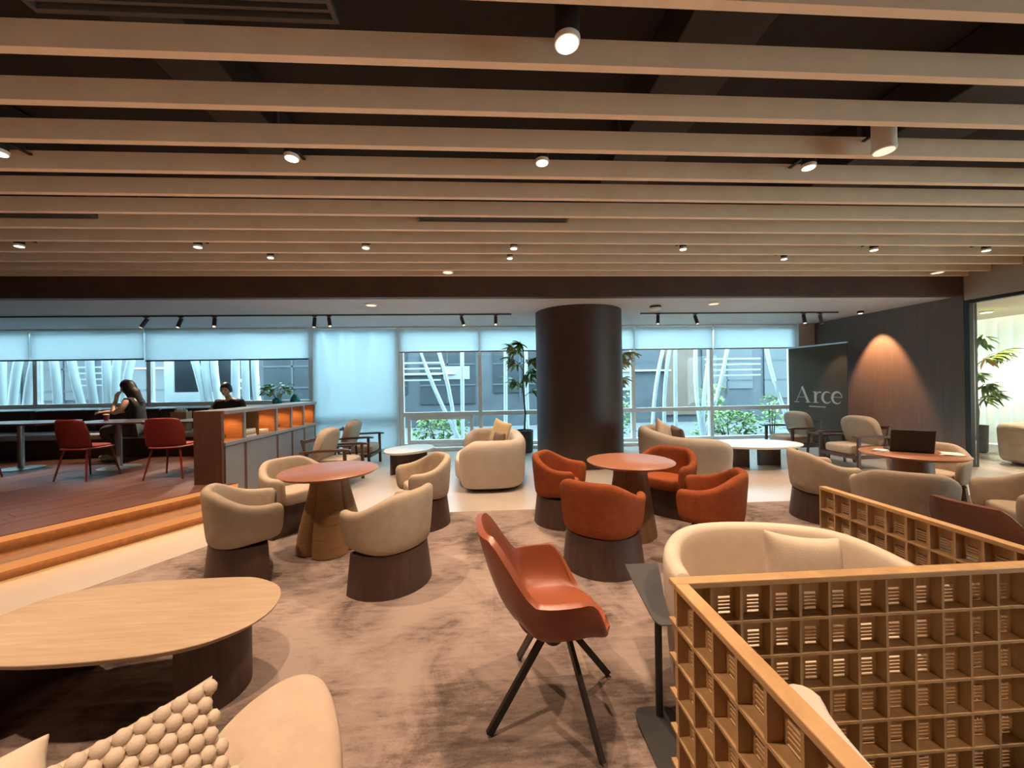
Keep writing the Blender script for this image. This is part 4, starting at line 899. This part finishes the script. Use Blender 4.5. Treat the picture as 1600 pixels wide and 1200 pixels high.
put(rc, True, -5.70, 5.80, (0.12, 1), 'red shell chair left of the seated woman, back turned', 'chair', G, PZ)
put(rc, False, -4.50, 5.75, (-0.10, 1), 'red shell chair nearest the shelf partition end panel', 'chair', G, PZ)
put(rc, False, -7.42, 5.95, (0.55, 1), 'red shell chair at the left edge of the picture', 'chair', G, PZ)
t = thing('paper_bag', 'brown paper bag with white tissue on the bench beside the woman', 'bag', (-5.82, 7.62, PZ+0.452), 0.1)
b_ = MB().loft([[(-0.13, -0.08, 0), (0.13, -0.08, 0), (0.13, 0.08, 0), (-0.13, 0.08, 0)], [(-0.13, -0.08, 0.30), (0.13, -0.08, 0.30), (0.13, 0.08, 0.30), (-0.13, 0.08, 0.30)], [(-0.14, -0.085, 0.36), (0.12, -0.075, 0.35), (0.13, 0.085, 0.37), (-0.13, 0.08, 0.355)]], cap=False).build('bag_body', 'paper', t, 0, solid=0.003)
for s in (-1, 1): MB().tube([(-0.06, s*0.08, 0.35), (-0.05, s*0.07, 0.44), (0.05, s*0.07, 0.44), (0.06, s*0.08, 0.35)], 0.005, 6).build('handle', 'page', t)
MB().loft([[(0.11*math.cos(a)*k, 0.065*math.sin(a)*k, z+0.02*math.sin(3*a+z*20)) for a in [2*PI*i/16 for i in range(16)]] for k, z in ((1, 0.30), (0.9, 0.37), (0.6, 0.41), (0.2, 0.39))]).build('tissue', 'page', t, 60)
t = thing('drink_cup', 'small pink drink cup on the table left of the woman', 'cup', (-6.22, 6.62, PZ+0.746)); MB().lathe([(0.028, 0), (0.038, 0.09), (0.036, 0.09), (0.026, 0.005)], 20).build('cup_body', 'redpad', t); MB().lathe([(0.040, 0.091), (0.040, 0.098), (0.03, 0.105)], 20).build('lid', 'page', t)
# plant and teal vases at the partition end by the window
t = thing('leafy_plant', 'bright green leafy plant on the ledge behind the partition', 'plant', (-4.75, 8.9, PZ+0.852)); rnd = random.Random(31)
MB().lathe([(0.07, 0), (0.10, 0.06), (0.09, 0.14), (0.07, 0.16), (0.06, 0.155)], 20).build('vase', 'teal', t, 60)
for k in range(7):
    a = k*0.9; e = Vector((0.26*math.cos(a), 0.16*math.sin(a), 0.34+0.10*rnd.random())); MB().tube([(0, 0, 0.12), e*0.6+Vector((0, 0, 0.06)), e], [0.006, 0.005, 0.003], 6).build('stem', 'bark', t)
pr = leaf_proto(0.15, 0.08, 'leaf_pale')
for k in range(48):
    a = rnd.uniform(0, 2*PI); o = bpy.data.objects.new('leaf', pr); col.objects.link(o); o.parent = t; q = rnd.uniform(0.4, 1)
    o.location = (0.28*q*math.cos(a), 0.18*q*math.sin(a), rnd.uniform(0.24, 0.48)); o.rotation_euler = (rnd.uniform(-0.6, 0.6), rnd.uniform(-0.4, 0.7), a)
for dx, rr, lb in ((0.44, 0.10, 'wide teal ceramic vase at the window end of the partition'), (0.22, 0.065, 'small teal ceramic vase beside the leafy plant')):
    o = tag(MB().lathe([(rr*0.6, 0), (rr, rr*0.8), (rr*0.9, rr*1.5), (rr*0.45, rr*2.0), (rr*0.5, rr*2.3), (rr*0.38, rr*2.3)], 24).build('vase', 'teal', None, 60), lb, 'vase'); o.location = (-4.75+dx, 8.55 if dx < 0.3 else 8.8, PZ+0.852)
# ================================================================== PEOPLE
def skin(name, verts, edges, mat, parent, sub=2, root=0):
    me = bpy.data.meshes.new(name); me.from_pydata([v[0] for v in verts], edges, []); me.materials.append(MT[mat])
    o = bpy.data.objects.new(name, me); col.objects.link(o); o.parent = parent
    md = o.modifiers.new('skin', 'SKIN'); md.use_smooth_shade = True
    for i, v in enumerate(verts):
        r = v[1]; me.skin_vertices[0].data[i].radius = r if isinstance(r, tuple) else (r, r); me.skin_vertices[0].data[i].use_root = (i == root)
    s = o.modifiers.new('sub', 'SUBSURF'); s.levels = sub; s.render_levels = sub
    return o
def head_mesh(turn=0.0):
    mb = MB(); rings = []; n = 28; m = 22
    for j in range(m+1):
        v = PI*j/m; z = -math.cos(v)*0.118; ring = []
        for i in range(n):
            a = 2*PI*i/n; r = math.sin(v); x = 0.074*r*math.sin(a); y = 0.094*r*math.cos(a)
            jaw = smooth(0.0, 1.0, -z/0.118) if z < 0 else 0; x *= 1-0.30*jaw; y = y*(1-0.12*jaw)+0.012*jaw
            if y > 0:
                y += 0.024*math.exp(-((x/0.013)**2))*math.exp(-(((z+0.022)/0.022)**2))      # nose
                y += 0.006*math.exp(-((x/0.025)**2))*math.exp(-(((z+0.062)/0.010)**2))      # lips
                y -= 0.007*math.exp(-(((abs(x)-0.032)/0.014)**2))*math.exp(-(((z-0.006)/0.013)**2))   # eye sockets
                y += 0.008*math.exp(-((x/0.02)**2))*math.exp(-(((z+0.102)/0.018)**2))
            ring.append((x, y, z))
        rings.append(ring)
    mb.loft(rings)
    for s in (-1, 1): mb.loft([[(s*(0.070+0.012*k), -0.005+0.018*math.cos(b)*(1-0.3*k), -0.012+0.030*math.sin(b)*(1-0.3*k)) for b in [2*PI*i/10 for i in range(10)]] for k in (0, 1)])
    return mb
def head(parent, loc, rot, long_hair, glasses=False):
    mt = Matrix.Translation(loc) @ rot.to_4x4()
    h = head_mesh().build('head', 'skin', parent, 80, xf=mt)
    hm = MB(); n, m = 24, 12; rings = []
    for j in range(m+1):
        v = PI*(1-j/m); ring = []
        for i in range(n):
            a = 2*PI*i/n; fr_ = max(0, math.cos(a)); lo = (-0.30 if long_hair else -0.045) if fr_ < 0.35 else 0.045
            zz = math.cos(PI-v)*0.134 if False else 0.0
            t_ = j/m; zt = 0.132-(0.132-lo)*t_; prof = math.sqrt(max(0, 1-min(1, max(0, zt)/0.133)**2)) if zt > 0 else 1.0
            k_ = 1.0 if zt > -0.1 else 1.0-0.25*(-0.1-zt)/0.2
            ring.append((0.086*prof*k_*math.sin(a), (0.106*prof*math.cos(a)-0.008-(0.02 if zt < -0.08 else 0)), zt))
        rings.append(ring)
    hm.loft(rings).build('hair', 'hair', h, 80, xf=mt)
    for s in (-1, 1): MB().lathe([(0.002, -0.006), (0.006, -0.003), (0.006, 0.003), (0.002, 0.006)], 10).build('eye', 'hair', h, 60, xf=mt @ Matrix.Translation((s*0.031, 0.082, 0.006)))
    MB().box(-0.022, 0.022, 0.0, 0.006, -0.002, 0.002).build('mouth', 'redpad', h, 0, xf=mt @ Matrix.Translation((0, 0.089, -0.062)))
    if glasses:
        for s in (-1, 1): MB().tube([(s*0.032+0.024*math.cos(b), 0, 0.016*math.sin(b)) for b in [2*PI*i/16 for i in range(17)]], 0.002, 6).build('glasses_rim', 'black', h, 60, xf=mt @ Matrix.Translation((0, 0.094, 0.006)))
def hand_chain(V, E, wrist, palm_dir, up, curl=0.5, s=1.0, side=1):
    d = Vector(palm_dir).normalized(); u = Vector(up).normalized(); w_ = d.cross(u).normalized()*side
    W = Vector(V[wrist][0]); V.append((tuple(W+d*0.045*s), (0.030*s, 0.018*s))); p = len(V)-1; E.append((wrist, p))
    V.append((tuple(W+d*0.082*s), (0.034*s, 0.015*s))); k = len(V)-1; E.append((p, k))
    for i, (o, L) in enumerate(((-0.027, 0.066), (-0.009, 0.075), (0.009, 0.070), (0.027, 0.055))):
        a = W+d*0.088*s+w_*o*s; V.append((tuple(a), 0.0088*s)); q = len(V)-1; E.append((k, q))
        b = a+(d*math.cos(curl*0.5)-u*math.sin(curl*0.5))*L*0.55*s; V.append((tuple(b), 0.0085*s)); E.append((q, q+1))
        c = b+(d*math.cos(curl*1.4)-u*math.sin(curl*1.4))*L*0.45*s; V.append((tuple(c), 0.0068*s)); E.append((q+1, q+2))
    a = W+d*0.035*s-w_*0.030*s; V.append((tuple(a), 0.012*s)); q = len(V)-1; E.append((p, q))
    V.append((tuple(a+(d*0.7-w_*0.6-u*0.2).normalized()*0.040*s), 0.0095*s)); E.append((q, q+1)); V.append((tuple(a+(d*0.9-w_*0.5-u*0.3).normalized()*0.068*s), 0.0078*s)); E.append((q+1, q+2))
def person(label, loc, rz, scale, woman):
    p = thing('person', label, 'person', loc, rz); p.scale = (scale,)*3
    lean = 0.10 if woman else 0.14
    V = [((0, 0, 0.53), (0.155, 0.115)), ((0, 0.02, 0.68), (0.125, 0.095)), ((0, 0.05, 0.85), (0.145, 0.105)), ((0, 0.07, 0.97), (0.11, 0.08)), ((0, 0.08, 1.03), 0.05), ((0, lean+0.01, 1.10), 0.048)]
    E = [(0, 1), (1, 2), (2, 3), (3, 4), (4, 5)]
    def chain(start, pts):
        prev = start
        for q in pts: V.append(q); E.append((prev, len(V)-1)); prev = len(V)-1
        return prev
    if woman:
        arms = {-1: [((-0.155, 0.07, 0.955), 0.050), ((-0.22, 0.10, 0.84), 0.043), ((-0.23, 0.20, 0.775), 0.036), ((-0.14, 0.25, 0.90), 0.031), ((-0.075, 0.255, 0.985), 0.024)],
                1: [((0.155, 0.08, 0.955), 0.050), ((0.19, 0.20, 0.87), 0.043), ((0.18, 0.34, 0.79), 0.036), ((0.12, 0.45, 0.79), 0.030), ((0.09, 0.50, 0.79), 0.024)]}
        hd = {-1: (0.3, 0.0, 1.0), 1: (-0.2, 1.0, 0)}; hu = {-1: (0, 1, 0), 1: (0, 0, 1)}
    else:
        arms = {s: [((s*0.175, 0.07, 0.965), 0.058), ((s*0.235, 0.12, 0.83), 0.050), ((s*0.23, 0.28, 0.76), 0.042), ((s*0.15, 0.42, 0.785), 0.034), ((s*0.10, 0.46, 0.79), 0.027)] for s in (-1, 1)}
        hd = {s: (-s*0.3, 1, 0) for s in (-1, 1)}; hu = {s: (0, 0, 1) for s in (-1, 1)}
    for s in (1, -1):
        e = chain(3, arms[s]); hand_chain(V, E, e, hd[s], hu[s], 0.7, 1.0, s)
    legs = {1: [((0.095, 0.04, 0.52), 0.085), ((0.10, 0.26, 0.53), 0.076), ((0.10, 0.46, 0.52), 0.060), ((0.10, 0.46, 0.28), 0.052), ((0.10, 0.45, 0.09), 0.036), ((0.10, 0.52, 0.045), (0.036, 0.03)), ((0.105, 0.60, 0.035), (0.034, 0.022))],
            -1: [((-0.095, 0.04, 0.52), 0.085), ((-0.10, 0.24, 0.53), 0.076), ((-0.10, 0.42, 0.52), 0.060), ((-0.10, 0.33, 0.28), 0.052), ((-0.10, 0.28, 0.09), 0.036), ((-0.10, 0.35, 0.045), (0.036, 0.03)), ((-0.105, 0.43, 0.035), (0.034, 0.022))]}
    for s in (1, -1): chain(0, legs[s])
    skin('body', V, E, 'skin', p)
    rot = (Matrix.Rotation(math.radians(-18 if woman else -6), 3, 'X'))
    head(p, (0, lean+0.045, 1.19), rot, woman, not woman)
    g = 0.014
    TV = [((0, 0, 0.52), (0.165, 0.125)), ((0, 0.02, 0.68), (0.125+g, 0.095+g)), ((0, 0.05, 0.85), (0.145+g, 0.105+g)), ((0, 0.07, 0.965), (0.11+g, 0.08+g)), ((0, 0.08, 1.01), (0.066, 0.064))]; TE = [(0, 1), (1, 2), (2, 3), (3, 4)]
    for s in (1, -1):
        prev = 3
        for q, r in (arms[s][:1] if woman else arms[s][:4]):
            TV.append((q, (r if isinstance(r, float) else r[0])+g)); TE.append((prev, len(TV)-1)); prev = len(TV)-1
    skin('top' if woman else 'jacket', TV, TE, 'cloth_black', p)
    LV = [((0, 0.0, 0.535), (0.170, 0.128))]; LE = []
    for s in (1, -1):
        prev = 0
        for q, r in legs[s][:5]:
            LV.append((q, (r if isinstance(r, float) else r[0])+0.018)); LE.append((prev, len(LV)-1)); prev = len(LV)-1
    skin('trousers', LV, LE, 'cloth_grey', p)
    for s in (1, -1):
        a, b, c = legs[s][4][0], legs[s][5][0], legs[s][6][0]
        skin('shoe', [((a[0], a[1]-0.02, 0.055), (0.045, 0.04)), ((b[0], b[1], 0.052), (0.048, 0.040)), ((c[0], c[1]+0.02, 0.045), (0.046, 0.032))], [(0, 1), (1, 2)], 'shoe', p)
    return p
person('woman with long dark hair in a black top, hand at chin, seated at a table', (-6.22, 7.20, PZ+0.0), face(-1, -0.15), 1.08, True)
person('man with short dark hair and glasses in a black jacket behind the partition', (-4.70, 7.30, PZ+0.0), face(0.15, -1), 1.02, False)
